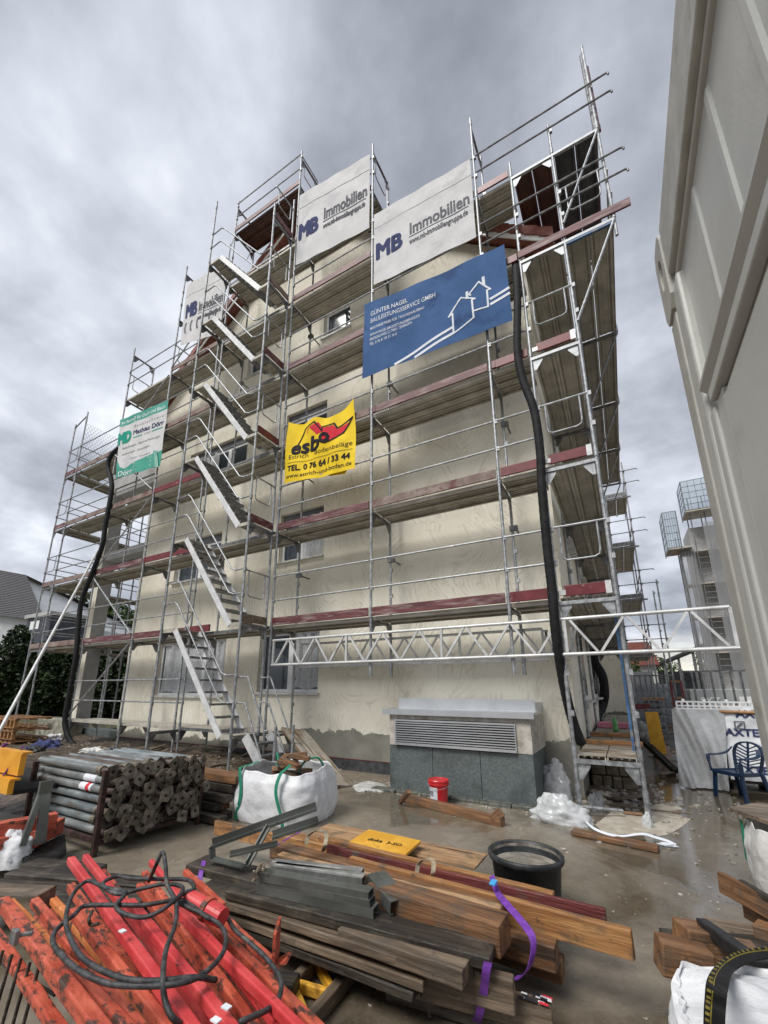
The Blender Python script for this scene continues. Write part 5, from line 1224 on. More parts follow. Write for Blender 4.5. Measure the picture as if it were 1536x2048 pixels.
# old masonry under the side scaffold
random.seed(8); bwl = thing('old_stone_wall', 'low remains of an old sandstone wall under the side scaffold', 'wall', (.3, 2.5, G))
M['stone'] = mat('old_sandstone', (.13, .10, .07), (.27, .22, .16), 7, .85, bump=.6)
for r in range(3):
    x = .02
    while x < .62:
        wd = random.uniform(.12, .26); mb = MB(); mb.box((x, 1.9+.05*r+random.uniform(0, .03), G+r*.17), (min(x+wd, .66)-.012, 3.6, G+r*.17+.158)); mb.build('stone', 'stone', bwl, bevel=.012); x += wd
for k, (y, x0, x1, lab) in enumerate(((1.25, -.02, .78, 'orange board laid across the lowest deck, nearer one'), (2.5, .02, .70, 'orange board laid across the lowest deck, farther one'))):
    plank('timber_board', lab, 'board', (x0, y, .035), (x1, y, .035), .03, .07, 'w_orange')
plank('insulation_board', 'pink insulation board at the end of the lowest deck', 'board', (.05, 4.6, .06), (.62, 4.6, .06), .4, .10, mat('pink_foam', (.55, .18, .26), (.65, .24, .33), 4, .7))
c = V((.40, 3.6, .005)); mb = MB(); mb.lathe(c, [(0, 0), (.045, 0), (.047, .05), (.04, .09), (.047, .13), (.044, .19), (.018, .25), (.018, .28), (0, .28)], 20); tag(mb.build('green_bottle', mat('green_glass', (.10, .36, .10), (.16, .45, .16), 8, .2), loc=c, smooth=True), 'green plastic bottle standing on the lowest deck', 'bottle')

# ------------------------------------------------------------------ right foreground: wood, sacks
G2 = 'boards heaped beside the container'
plank('plank', 'upper brown plank reaching in from the right edge', 'board', AZ(-.28, 1440, 1763), AZ(-.30, 1600, 1850), .03, .11, 'w_brown', group=G2)
plank('plank', 'second brown plank just below the upper one at the right edge', 'board', AZ(-.38, 1487, 1812), AZ(-.40, 1610, 1880), .03, .11, 'w_brown', group=G2)
plank('plank', 'dark strip lying behind the upper brown plank', 'board', AZ(-.24, 1482, 1765), AZ(-.25, 1600, 1835), .03, .03, 'w_dark', group=G2)
plank('plank', 'broad pale plank lying flat behind the black profile', 'board', AZ(-.42, 1420, 1862), AZ(-.42, 1640, 1900), .26, .03, 'w_grey', group=G2)
plank('pallet_block', 'rounded wooden block at the right edge under the planks', 'block', AZ(-.38, 1515, 1865), AZ(-.38, 1575, 1885), .10, .09, 'w_brown', group=G2)
plank('rail_profile', 'black profile lying diagonally over the wood blocks', 'profile', AZ(-.20, 1405, 1848), AZ(-.20, 1530, 1940), .045, .05, 'black', group=G2)
plank('timber_block', 'brown block of wood nearest the wet ground, beside the white sack', 'block', AZ(-.27, 1316, 1905), AZ(-.29, 1420, 1930), .10, .12, 'w_brown', group=G2)
plank('timber_block', 'split brown block of wood behind the nearest block', 'block', AZ(-.24, 1360, 1872), AZ(-.26, 1440, 1885), .12, .10, 'w_brown', group=G2)
plank('timber_block', 'squared brown beam under the black profile', 'block', AZ(-.30, 1380, 1900), AZ(-.30, 1520, 1925), .12, .10, 'w_brown', group=G2)
for a, b, z0 in (((1400, 1910), (1640, 1930), -.42), ((1340, 1900), (1600, 1935), -.53), ((1400, 1880), (1620, 1900), -.62)):
    plank('plank', 'dark board under the wood blocks, %s of three' % {-.42: 'topmost', -.53: 'middle', -.62: 'lowest'}[z0], 'board', AZ(z0, *a), AZ(z0, *b), .3, .07, 'w_dark', group=G2)
bc2 = V((1.06, -4.22, G)); b2 = sack('big_bag', 'white big bag with a black and yellow edged strap in the lower right corner', bc2, .78, .56, .53, 'bag', 7.3, bulge=.07)
# domed, filled top
mb = MB(); n_ = 40; vs = []
for j in range(14):
    t = j/13
    for i in range(n_):
        a = 2*math.pi*i/n_; ca, sa = math.cos(a), math.sin(a); r = (abs(ca)**3.6+abs(sa)**3.6)**(-1/3.6)*t
        zz = .50+.06*(1-t**2.4)+.035*noise.noise(V((ca*t*3, sa*t*3, 3)))+.02*abs(noise.noise(V((ca*t*8, sa*t*8, 8))))
        vs.append(bc2+V((.395*ca*r, .285*sa*r, zz)))
mb.add(vs, [(j*n_+i, j*n_+(i+1) % n_, (j+1)*n_+(i+1) % n_, (j+1)*n_+i) for j in range(13) for i in range(n_)]); mb.build('top_flap', 'bag', b2, smooth=True)
M['edge_y'] = mat('yellow_thread', (.16, .13, .02), (.26, .21, .04), 30, .7)
sp_ = [AY(-4.53, 1428, 2140), AY(-4.53, 1428, 2060), AY(-4.525, 1430, 2010), AY(-4.49, 1436, 1965), AZ(-.125, 1452, 1935), AZ(-.12, 1480, 1917), AZ(-.118, 1515, 1908), AZ(-.12, 1570, 1904)]
sp2 = [V((p.x+(.0), p.y, p.z)) for p in sp_]
P = smooth_pts(sp2, 8); mb = MB(); m2 = MB(); vs = []; v2 = []
for i, p in enumerate(P):
    d = (P[min(i+1, len(P)-1)]-P[max(i-1, 0)]).normalized(); up_ = V((0, -.5, 1)) if i < len(P)*.35 else V((0, 0, 1))
    s = d.cross(V((0, -1, .35)) if i < len(P)*.4 else V((0, -.2, 1))).normalized(); nn = s.cross(d).normalized()*.003
    w1 = .022; vs += [p-s*w1-nn, p+s*w1-nn, p+s*w1+nn, p-s*w1+nn]
    if i % 2 == 0: c = p-s*(w1-.006)*(1)+nn*1.2*(1 if nn.z > 0 or nn.y < 0 else -1); v2.append((c, s, d))
mb.add(vs, [(i*4+k, i*4+(k+1) % 4, i*4+4+(k+1) % 4, i*4+4+k) for i in range(len(P)-1) for k in range(4)]); sk = mb.build('lifting_strap', 'black_rubber', b2)
for c, s, d in v2: m2.beam(c-s*.003, c+s*.006, .004, .006)
m2.tube([c+s*.009 for c, s, d in v2], .0016, 5); m2.build('edge_stitching', 'edge_y', sk)
# tall sack with board on top
c3_ = V((1.80, -1.62, G)); b3 = sack('big_bag', 'tall dirty white sack under a flat grey board at the right edge', c3_, .92, .66, .50, 'bag_d', 4.1, bulge=.05)
q = [AZ(.14, *a) for a in ((1457, 1612), (1520, 1603), (1700, 1625), (1600, 1650))]; q = [AZ(-.13, 1457, 1614), AZ(-.13, 1516, 1604), AZ(-.13, 1516, 1604)+V((1.0, -.1, 0)), AZ(-.13, 1536, 1642), ]
mb = MB(); mb.prism(q, (0, 0, -.03)); tag(mb.build('cover_board', 'w_grey', loc=q[0], bevel=.004), 'flat grey board lying across the tall dirty sack', 'board')
mb = MB(); mb.beam(c3_+V((-.485, .15, .2)), c3_+V((-.475, .15, .48)), .05, .012, up=(1, 0, 0)); mb.build('side_strap', 'green_strap', b3)
# straw coloured fibre bundle behind
fb = thing('fibre_bundle', 'bundle of straw coloured fibres over a black sack behind the grey board', 'bundle', (2.0, -.6, G)); random.seed(6)
c = V((2.12, -.35, G)); mb = MB(); 
for k in range(46):
    a = random.uniform(-.5, .5); P = [c+V((-.38+.1*a+random.uniform(-.05, .05), -.1+a*.5, .02)), c+V((-.25+random.uniform(-.04, .04), -.1+a*.55, .34)), c+V((.02, a*.5, .60+random.uniform(-.03, .05))), c+V((.4, a*.5, .78))]
    mb.tube(smooth_pts(P, 5), random.uniform(.006, .014), 5)
mb.build('fibres', wood('straw', (.30, .17, .07), (.46, .30, .14)), fb)
cr = crumple('black_sack', None, None, c+V((.1, 0, 0)), (.36, .38, .55), 'black', 3.3, amp=.25); cr.parent = fb; cr.location = cr.location-fb.location

# ------------------------------------------------------------------ blue garden chair
ch = thing('garden_chair', 'dark blue plastic garden chair beside the wrapped stack', 'chair', (1.72, 2.05, G)); rot = R_(28)
M['chair'] = mat('blue_plastic_chair', (.008, .022, .055), (.012, .032, .075), 4, .35)
CC = V((1.90, 2.0, G)); CR = Matrix.Rotation(R_(-52), 3, 'Z')
def cq(x, y, z): return CC+CR @ (V((x, y, z))*.86)
def cmb(name, fn): mb = MB(); fn(mb); return mb.build(name, 'chair', ch, bevel=.004)
# local axes: +y back, -y front
for s in (-1, 1):
    for fy, ty, rk_ in ((-.24, -.20, .0), (.26, .17, .0)):
        def leg(mb, s=s, fy=fy, ty=ty):
            mb.beam(cq(s*.265, fy, 0), cq(s*.225, ty, .43), .055, .02, up=CR @ V((0, 1, 0))); mb.beam(cq(s*.278, fy, 0), cq(s*.24, ty, .43), .016, .05, up=CR @ V((0, 1, 0)))
        cmb('leg', leg)
    def arm(mb, s=s):
        P = smooth_pts([cq(s*.265, -.23, .40), cq(s*.285, -.235, .62), cq(s*.29, -.20, .655), cq(s*.29, .0, .66), cq(s*.27, .14, .70), cq(s*.22, .20, .78)], 5)
        for a, b in zip(P[:-1], P[1:]): mb.beam(a, b+(b-a)*.08, .05, .018)
    cmb('armrest', arm)
def seat(mb):
    vs = []; 
    for j in range(7):
        for i in range(9): x, y = -.23+.46*i/8, -.24+.44*j/6; vs.append(cq(x, y, .43-.02*math.cos(3.14*x/.5)-.01*j/6))
    n0 = len(vs); vs += [v_-V((0, 0, .014)) for v_ in vs]
    mb.add(vs, [(j*9+i, j*9+i+1, (j+1)*9+i+1, (j+1)*9+i) for j in range(6) for i in range(8)]+[(n0+j*9+i, n0+(j+1)*9+i, n0+(j+1)*9+i+1, n0+j*9+i+1) for j in range(6) for i in range(8)])
    mb.beam(cq(-.24, -.245, .41), cq(.24, -.245, .41), .02, .05); mb.beam(cq(-.24, -.24, .41), cq(-.22, .19, .41), .02, .05); mb.beam(cq(.24, -.24, .41), cq(.22, .19, .41), .02, .05)
cmb('seat', seat)
def back(mb):
    def bp(u, v_): return cq(u, .19+.10*v_-.03*(u/.24)**2*0, .43+.44*v_)
    P = smooth_pts([bp(-.20, 0), bp(-.225, .3), bp(-.24, .6), bp(-.20, .86), bp(-.08, .99), bp(.08, .99), bp(.20, .86), bp(.24, .6), bp(.225, .3), bp(.20, 0)], 5)
    for a, b in zip(P[:-1], P[1:]): mb.beam(a, b+(b-a)*.1, .022, .045, up=CR @ V((0, 1, 0)))
    mb.beam(bp(0, 0), bp(0, .99), .03, .014, up=CR @ V((0, 1, 0)))
    for k in range(7):
        v_ = .08+.115*k; x = .215 if v_ < .75 else .16
        for s in (-1, 1): mb.beam(bp(s*.01, v_), bp(s*x, min(.97, v_+.16)), .012, .032, up=CR @ V((0, 1, 0)))
cmb('backrest', back)

# ------------------------------------------------------------------ wrapped stack, trays, fence
ws = thing('wrapped_stack', 'stack wrapped in white printed sheeting on a pallet beside the container', 'wrapped stack', (2.0, 3.2, G))
X0, X1, Y0, Y1 = 1.42, 3.4, 2.75, 3.9
pm = MB()
for x in (X0, X0+.5, X0+1.0, X0+1.5): pm.box((x, Y0, G), (x+.1, Y1, G+.10))
pm.box((X0-.02, Y0-.01, G+.10), (X1, Y1, G+.135)); pm.build('pallet', 'w_dark', ws)
mb = MB(); mb.box((X0+.05, Y0+.06, G+.14), (X1, Y1-.05, .30)); mb.build('stacked_boards', mat('stack_grey', (.13, .13, .13), (.30, .30, .29), 6, .7, stretch=(1, 1, 9)), ws)
mb = MB()
for k in range(7): mb.tube([(X0+.30+.055*k, Y0+.03, G+.16), (X0+.30+.055*k, Y0+.03, .36)], .022, 8)
mb.build('rolls', mat('roll_grey', (.30, .31, .31), (.5, .5, .49), 20, .5, c3=(.04, .04, .04), s3=14, lo3=.55, hi3=.58), ws)
def SW(u, v_, o):
    x = X0+.52+(X1-X0-.52)*u; z = G+.16+(1.06-.0)*v_
    n = .035*noise.noise(V((x*3, z*3, 1)))+.02*abs(noise.noise(V((x*7, z*7, 4))))
    return V((x-.05*(1-v_), Y0-.05-n-.06*(1-v_)-o, z))
tarp = grid_surface(SW, 50, 40).build('printed_tarp', mat('tarp_white', (.66, .68, .70), (.76, .78, .80), 4, .35, bump=.3), ws, smooth=True)
for s, u, v_ in (('AXTER', .12, .86), ('AXTER', -.02, .60), ('AXTER', .25, .36), ('AXTER', .04, .10), ('AXTER', .62, .70), ('AXTER', .58, .14)):
    text(s, 'lettering', SW, max(u, .01), v_, .14, 'navy', tarp, bold=.035, W=.36, off=.012)
line_on(SW, [(.10, .70), (.10, .80), (.18, .80), (.18, .70), (.10, .70)], .012, tarp, 'logo_frame', 'grey_print', .012)
line_on(SW, [(.12, .72), (.16, .78)], .02, tarp, 'logo_mark', 'grey_print', .012)
def SF(u, v_, o):
    x = X0-.14+.70*u+.10*(1-v_)*(.5-u); z = G+.02+1.16*v_
    n = .13*noise.noise(V((u*2.2+v_*1.3, v_*.9, 3)))+.15*abs(noise.noise(V((u*5.5+v_*3, v_*1.1, 4))))
    return V((x-.12*(1-v_), Y0-.12-n-.12*(1-v_), z))
fm = film_mat('grey_film_sheet', (.50, .51, .52), .84, .18)
fo = grid_surface(SF, 34, 40).build('plastic_drape', fm, loc=(1.4, 2.6, G), smooth=True); tag(fo, 'grey translucent plastic sheet draped over the left of the wrapped stack', 'plastic sheet')
md = fo.modifiers.new('solidify', 'SOLIDIFY'); md.thickness = .003
md = fo.modifiers.new('edges', 'EDGE_SPLIT'); md.split_angle = R_(60)
for k in range(2):      # white perforated trays on top
    t = thing('plastic_tray', 'white perforated plastic tray on the wrapped stack, %s one' % ('left' if k == 0 else 'right'), 'tray', (X0-.05+1.08*k, Y0, .46), 'trays on the wrapped stack')
    xa, xb = X0-.05+1.08*k, X0+1.0+1.08*k; mb = MB()
    for z in (.465, .53, .595): mb.box((xa, Y0-.03, z-.012), (xb, Y0, z+.012))
    for i in range(15): x = xa+(xb-xa)*i/14; mb.box((x-.013, Y0-.028, .465), (x+.013, Y0-.004, .595))
    mb.box((xa, Y0, .455), (xb, Y0+.7, .475)); mb.build('tray_side', 'pvc', t)
    mb = MB()
    for i in range(4): x = xa+.1+(xb-xa-.2)*i/3; mb.box((x-.02, Y0-.02, .607), (x+.02, Y0+.02, .64))
    mb.build('stacking_lug', 'pvc', t)
mb = MB(); mb.tube([(X0+.12, Y0-.07, .455), (X0+1.25, Y0-.09, .44)], .025, 10); tag(mb.build('round_batten', 'w_orange', loc=(X0, Y0, .44)), 'yellowish round batten lying along the front of the trays', 'batten')
for k in range(2):
    mb = MB(); a, b = AY(3.6, 1352+8*k, 1422), AY(3.4, 1362+9*k, 1470); mb.tube([a, b], .014, 6); tag(mb.build('plastic_tube', 'pvc', loc=b), '%s thin white tube leaning left of the trays' % ('left' if k == 0 else 'right'), 'tube')
rf = thing('railing', 'dark steel railing of upright bars behind the wrapped stack', 'railing', (2.6, 6, G))
def rail(y, u0, u1, v0, v1, n):
    a, b = AY(y, u0, v0), AY(y, u1, v0-2); c, d = AY(y, u0+8, v1), AY(y, u1+12, v1)
    zt = (a.z+b.z)/2; zb_ = min(c.z, d.z)
    mb = MB(); mb.beam((a.x, y, zt), (b.x, y, zt), .04, .04); mb.build('top_rail', 'galv_d', rf); mb = MB(); mb.beam((a.x, y, zb_), (b.x, y, zb_), .04, .04); mb.build('bottom_rail', 'galv_d', rf)
    for i in range(n): x = a.x+(b.x-a.x)*i/(n-1); mb = MB(); mb.box((x-.018, y-.018, zb_), (x+.018, y+.018, zt)); mb.build('bar', 'galv_d', rf)
rail(6, 1364, 1500, 1343, 1412, 8); rail(8, 1268, 1345, 1352, 1440, 8)
# ------------------------------------------------------------------ things farther back on the right
yb_ = [AY(4.6, *a) for a in ((1290, 1424), (1316, 1424), (1334, 1508), (1304, 1508))]
mb = MB(); mb.prism(yb_, (0, .03, 0)); tag(mb.build('shuttering_board', 'w_yellow', loc=yb_[3]), 'upright stained yellow formwork panel right of the blue post', 'panel')
random.seed(15); rods = thing('pipe_bundle', 'bundle of black pipes lying tilted beside the side scaffold', 'pipes', AZ(G, 1320, 1520))
for k in range(9):
    a, b = AZ(-.25, 1280, 1480), AZ(G+.06, 1348, 1545); o_ = V((.035*(k % 4)-.02, random.uniform(-.03, .03), .035*(k//4))); mb = MB(); mb.tube([a+o_, b+o_], .02, 8); mb.build('pipe', 'black', rods)
plank('pallet_block', 'wooden block holding up the black pipes', 'block', AZ(G+.04, 1325, 1552), AZ(G+.04, 1345, 1548), .12, .08, 'w_grey')
def bar3(lab, nm, y, p0, p1, w_, m_, cat): mb = MB(); mb.beam(AY(y, *p0), AY(y, *p1), w_, w_); return tag(mb.build(nm, m_, loc=AY(y, *p1)), lab, cat)
# corrugated grey fence
cf = thing('corrugated_fence', 'grey corrugated sheet fence at the back between the scaffolds', 'fence', (1.6, 16, G)); a, b = AY(16, 1250, 1362), AY(16, 1348, 1420)
mb = MB(); n = 22
for i in range(n): z = G+(1.35-G)*i/n*.85; mb.box((a.x-.6, 16+.03*(i % 2), z), (b.x+.1, 16.05+.03*(i % 2), z+(1.35-G)/n*.85))
mb.build('sheet', mat('corrugated', (.22, .24, .27), (.34, .36, .39), 5, .5, .3), cf)
mb = MB(); mb.box((a.x-.6, 17, .7), (b.x-.5, 17.4, 1.6)); mb.build('rear_panel', 'grey_wall', cf)
# pale container far back
pc = thing('storage_box', 'pale grey steel box with faint lettering behind the railing', 'box', (3.6, 13, G)); a, b = AY(13, 1378, 1378), AY(13, 1500, 1420)
mb = MB(); mb.box((a.x, 13, G), (b.x+1.5, 15, a.z)); mb.build('shell', mat('pale_box', (.30, .32, .32), (.42, .44, .43), 2, .6), pc, bevel=.03)
SB = lambda u, v_, o: V((a.x+u*2.2, 13-.01-o, G+v_*(a.z-G)))
text('SYZ', 'lettering', SB, .12, .66, .22, 'white', pc, bold=.02, W=.26)
mb = MB(); mb.box((a.x+1.35, 12.98, a.z-.55), (a.x+1.9, 12.995, a.z-.25)); mb.build('notice_panel', 'white', pc)
# red frame rack and stacked goods
rr = thing('red_frame_rack', 'red steel frame rack with wooden shelves at the back', 'rack', (2.4, 11, G)); a, b = AY(11, 1340, 1362), AY(11, 1372, 1420)
for x in (a.x, b.x): mb = MB(); mb.box((x-.03, 11, G), (x+.03, 11.06, a.z)); mb.build('post', 'toe_fresh', rr)
for k in range(4):
    z = G+.15+(a.z-G-.2)*k/3; mb = MB(); mb.box((a.x+.03, 11, z), (b.x-.03, 11.5, z+.06)); mb.build('shelf', 'w_orange', rr)
mb = MB(); mb.beam((a.x, 10.98, a.z), (b.x, 10.98, G+.3), .03, .03); mb.build('cross_brace', 'toe_fresh', rr)
st2 = thing('bagged_goods', 'stack of dark bags on a pallet in front of the corrugated fence', 'bags', (1.5, 11, G)); a, b = AY(10, 1286, 1388), AY(10, 1330, 1420)
for k in range(5): mb = MB(); mb.box((a.x+.02*(k % 2), 10, G+.15+.2*k), (b.x-.02*(k % 2), 10.9, G+.33+.2*k)); mb.build('bag', mat('dark_bag', (.10, .11, .12), (.2, .21, .22), 5, .6) if k == 0 else bpy.data.materials['dark_bag'], st2, bevel=.05)
mb = MB(); mb.box((a.x-.05, 9.95, G+1.17), (b.x+.05, 10.95, G+1.25)); mb.build('pallet', 'w_orange', st2)
bar3('pink red beam lying behind the yellow panel', 'steel_beam', 7, (1262, 1414), (1300, 1412), .12, 'toe_fresh', 'steel beam')
random.seed(40)
for k in range(16):
    u, v_ = random.uniform(1285, 1375), random.uniform(1445, 1520); c = AZ(G, u, v_)
    if k % 2: crumple('debris_sack', '%s bundle of dark site debris behind the pipes' % ['small', 'flat', 'torn', 'brown', 'crumpled', 'low', 'wide', 'round'][k//2], 'debris', c, (.18, .18, random.uniform(.1, .35)), random.choice(['w_dark', 'toe_grey', 'grey_wall', 'rust']), k*1.7, amp=.5, n=10, group='site debris behind the side scaffold')
    else: plank('wood_scrap', '%s piece of scrap wood among the debris behind the pipes' % ['short', 'long', 'grey', 'tilted', 'stained', 'narrow', 'broad', 'wet'][k//2], 'wood scrap', c+V((-.3, 0, .05)), c+V((.3, random.uniform(-.3, .3), random.uniform(.03, .3))), .08, .03, random.choice(['w_brown', 'w_grey', 'w_light']), group='scrap wood behind the side scaffold')
# open shed roof
sh = thing('open_shed', 'long low open shed with dark sloping roof in the background', 'shed', (6, 34, G)); a, b = AY(34, 1300, 1336), AY(34, 1412, 1288)
mb = MB(); mb.prism([(a.x, 34, a.z), (b.x+4, 34, b.z+1.6), (b.x+4, 34, b.z+1.9), (a.x, 34, a.z+.15)], (0, 10, 0)); mb.build('roof', 'tile_grey', sh)
for k in range(8): x = a.x+1+(b.x+3-a.x)*k/7; mb = MB(); mb.box((x-.08, 34.2, G), (x+.08, 34.4, a.z+.2+(x-a.x)*.3)); mb.build('post', 'galv_d', sh)
mb = MB(); mb.box((a.x+1, 43, G), (b.x+4, 43.2, a.z)); mb.build('rear_wall', 'grey_panel', sh)
# house with red roof behind the wing
rh = thing('red_roofed_house', 'low house with red roof seen between the scaffold poles', 'house', (0, 26, G)); a, b = AY(26, 1255, 1292), AY(26, 1312, 1330)
mb = MB(); mb.box((a.x-3, 26, G), (b.x, 34, b.z)); mb.build('wall', 'grey_wall', rh)
mb = MB(); mb.prism([(a.x-3, 25.7, b.z+.0), (b.x+.2, 25.7, b.z+.0), (AY(26, 1296, 1290).x, 25.7, AY(26, 1296, 1284).z), (a.x-3, 25.7, AY(26, 1296, 1284).z)], (0, 8.6, 0)); mb.build('roof', 'red_tile', rh)
# ------------------------------------------------------------------ wing scaffold
wg = thing('rear_wing_scaffold', 'stepped scaffold around the rear wing, behind the side scaffold', 'scaffold', (1.2, 12, G))
for x, y, zt in ((.9, 11.4, 8.4), (1.62, 11.4, 9.4), (.9, 13.4, 7.2), (1.62, 13.4, 8.2), (1.62, 15.4, 6.5), (2.1, 11.4, 4.6), (2.1, 13.4, 4.6)):
    mb = MB(); std(mb, x, y, G, zt, couplers=True); mb.build('standard', 'galv', wg)
for k in range(1, 5):
    for ya, yb in ((11.4, 13.4), (13.4, 15.4)):
        if k > 3 and ya > 12: continue
        deck(.93, 1.60, ya, yb, 2*k, 'y', wg)
        mb = MB(); mb.box((1.60, ya, 2*k+.01), (1.63, yb, 2*k+.15)); mb.build('toe_board', 'toe_grey', wg)
    mb = MB(); mb.box((.9, 11.36, 2*k-.1), (1.75, 11.42, 2*k-.05)); mb.box((.93, 11.36, 2*k), (1.6, 11.38, 2*k+.15)); mb.build('transom', 'galv_d', wg)
    for h in (.5, 1.0):
        mb = MB(); mb.tube([(.85, 11.35, 2*k+h), (2.05, 11.35, 2*k+h), (2.09, 11.35, 2*k+h-.05)], .017, 6); mb.build('hooked_rail', 'galv_d', wg)
        mb = MB(); mb.tube([(1.65, 11.3, 2*k+h), (1.65, 15.4, 2*k+h)], .017, 6); mb.build('guardrail', 'galv_d', wg)
# ------------------------------------------------------------------ netted building on the right
nb = thing('netted_building', 'tall building wrapped in grey debris netting with its own scaffold at the right', 'building', (6, 26, G))
nx = 4.55
mb = MB(); mb.box((5.3, 25.0, G), (14, 27.5, 10.6)); mb.build('wall', 'grey_wall', nb)
netm = bpy.data.materials.new('debris_net'); netm.use_nodes = True; b_ = netm.node_tree.nodes['Principled BSDF']; b_.inputs['Base Color'].default_value = (.26, .265, .27, 1); b_.inputs['Alpha'].default_value = .62; b_.inputs['Roughness'].default_value = .8
bln = bpy.data.materials.new('blue_net'); bln.use_nodes = True; b_ = bln.node_tree.nodes['Principled BSDF']; b_.inputs['Base Color'].default_value = (.22, .30, .36, 1); b_.inputs['Alpha'].default_value = .5
def net(p0, p1, z0, z1, m_, nm, amp=.08):
    p0, p1 = V(p0), V(p1); nr = (p1-p0).cross(V((0, 0, 1))).normalized()
    S_ = lambda u, v_, o: p0.lerp(p1, u)+V((0, 0, z0+(z1-z0)*v_))+nr*amp*(noise.noise(V((u*9, v_*14, 2)))+.5*math.sin(u*30))
    return grid_surface(S_, 24, 24).build(nm, m_, nb, smooth=True)
net((4.62, 24.0, 0), (5.3, 24.0, 0), G, 9.0, netm, 'debris_net'); net((5.9, 24.0, 0), (9, 24.0, 0), G, 10.5, netm, 'debris_net'); net((4.62, 24.0, 0), (4.62, 24.9, 0), G, 8.8, netm, 'debris_net')
for x in (4.6, 5.4, 6.1):
    for y in (24.05, 25.2): mb = MB(); mb.tube([(x, y, G), (x, y, 12.2 if x > 5 else 10.2)], .03, 6); mb.build('standard', 'galv_d', nb)
for k in range(5): z = 2*k+.8; mb = MB(); mb.box((4.6, 24.05, z), (7.5, 25, z+.06)); mb.build('scaffold_deck', 'deck', nb)
for k in range(28): z = G+.35*k; mb = MB(); mb.tube([(5.42, 24.1, z), (6.05, 24.1, z)], .02, 6); mb.build('ladder_rung', 'galv_d', nb)
for (x0, x1, z0, z1) in ((3.95, 4.65, 9.1, 11.4), (5.15, 7.2, 11.3, 13.2)):
    y0 = 23.6; mb = MB(); mb.box((x0, y0, z0-.1), (x1+.5, y0+1.6, z0)); mb.build('catch_deck', 'deck', nb)
    for x, y in ((x0, y0), (x1, y0), (x0, y0+1.6)): mb = MB(); mb.tube([(x, y, z0-.2), (x, y, z1)], .03, 6); mb.build('net_post', 'galv_d', nb)
    mb = MB()
    for k in range(6): z = z0+(z1-z0)*k/5; mb.tube([(x0, y0, z), (x1, y0, z)], .02, 5); mb.tube([(x0, y0, z), (x0, y0+1.6, z)], .02, 5)
    for k in range(7): x = x0+(x1-x0)*k/6; mb.tube([(x, y0, z0), (x, y0, z1)], .012, 5)
    mb.build('guard_frame', 'galv_d', nb); net((x0, y0-.01, 0), (x1, y0-.01, 0), z0, z1, bln, 'blue_net', .02); net((x0-.01, y0, 0), (x0-.01, y0+1.6, 0), z0, z1, bln, 'blue_net', .02)

# ------------------------------------------------------------------ container on the right
M['cont'] = mat('container_paint', (.44, .445, .415), (.49, .495, .465), 3, .38, c3=(.33, .33, .295), s3=5, lo3=.58, hi3=.8, bump=.06, bscale=120)
M['cont_edge'] = mat('container_rail_dirty', (.35, .345, .31), (.42, .415, .38), 6, .5, stretch=(5, 2, 1.6), c3=(.22, .18, .14), s3=7, lo3=.60, hi3=.74, bump=.1)
ct = thing('shipping_container', 'grey beige steel container standing close at the right edge', 'container', (2.1, -8, G))
cx, cyE = .89, -4.92; zb_, zT = G+.12, 1.985; CL = 6.0
mb = MB(); mb.box((cx+.02, cyE-CL, zb_), (cx+2.4, cyE-.04, zT-.02)); mb.build('body', 'cont', ct)
# corner post
mb = MB(); mb.box((cx, cyE-.075, zb_+.1), (cx+.16, cyE, zT-.245)); mb.build('corner_post', 'cont_edge', ct, bevel=.006)
mb = MB(); mb.box((cx+.002, cyE-.15, zb_+.1), (cx+.1, cyE-.077, zT-.20)); mb.build('post_flange', 'cont', ct, bevel=.008)
mb = MB(); mb.box((cx+.004, cyE-.195, zb_+.1), (cx+.1, cyE-.155, 1.37)); mb.build('door_edge', 'cont', ct, bevel=.006)
# casting with oval hole: ring built around the hole
def casting(y0, y1, z0, z1, x):
    mb = MB(); n = 24; cy_, cz_ = (y0+y1)/2, (z0+z1)/2+.02; out, inn = [], []
    for k in range(n):
        a = 2*math.pi*k/n+1e-3; c_, s_ = math.cos(a), math.sin(a); t = min((y1-y0)/2/abs(c_) if abs(c_) > 1e-6 else 9, (z1-z0)/2/abs(s_) if abs(s_) > 1e-6 else 9)
        out.append((cy_+c_*t, (z0+z1)/2+s_*t)); inn.append((cy_+.022*c_, cz_+.05*s_))
    vs = [(x, *p) for p in out]+[(x, *p) for p in inn]+[(x+.02, *p) for p in inn]+[(x+.16, *p) for p in out]
    fs = []
    for k in range(n): j = (k+1) % n; fs += [(k, j, n+j, n+k), (n+k, n+j, 2*n+j, 2*n+k), (k, 3*n+k, 3*n+j, j)]
    mb.add(vs, fs); mb.build('corner_casting', 'cont_edge', ct, bevel=.0)
    mb = MB(); mb.box((x+.021, y0+.005, z0+.005), (x+.04, y1-.005, z1-.005)); mb.build('casting_core', 'dark', ct)
casting(cyE-.10, cyE+.004, zT-.245, zT, cx-.006)
# top side rail (box) running along the top
mb = MB(); mb.box((cx-.003, cyE-CL, zT-.165), (cx+.06, cyE-.105, zT-.01)); mb.build('top_rail', 'cont_edge', ct, bevel=.006)
mb = MB(); mb.box((cx+.010, cyE-CL, zT-.180), (cx+.06, cyE-.105, zT-.166)); mb.build('rail_lip', 'cont', ct, bevel=.003)
# recessed ribbed band under the rail
for k in range(30):
    y = cyE-.335-.172*k; mb = MB(); mb.prism([(cx+.021, y+.016, 1.45), (cx+.021, y-.016, 1.45), (cx+.016, y-.008, 1.45), (cx+.016, y+.008, 1.45)], (0, 0, .34)); mb.build('pressed_rib', 'cont', ct)
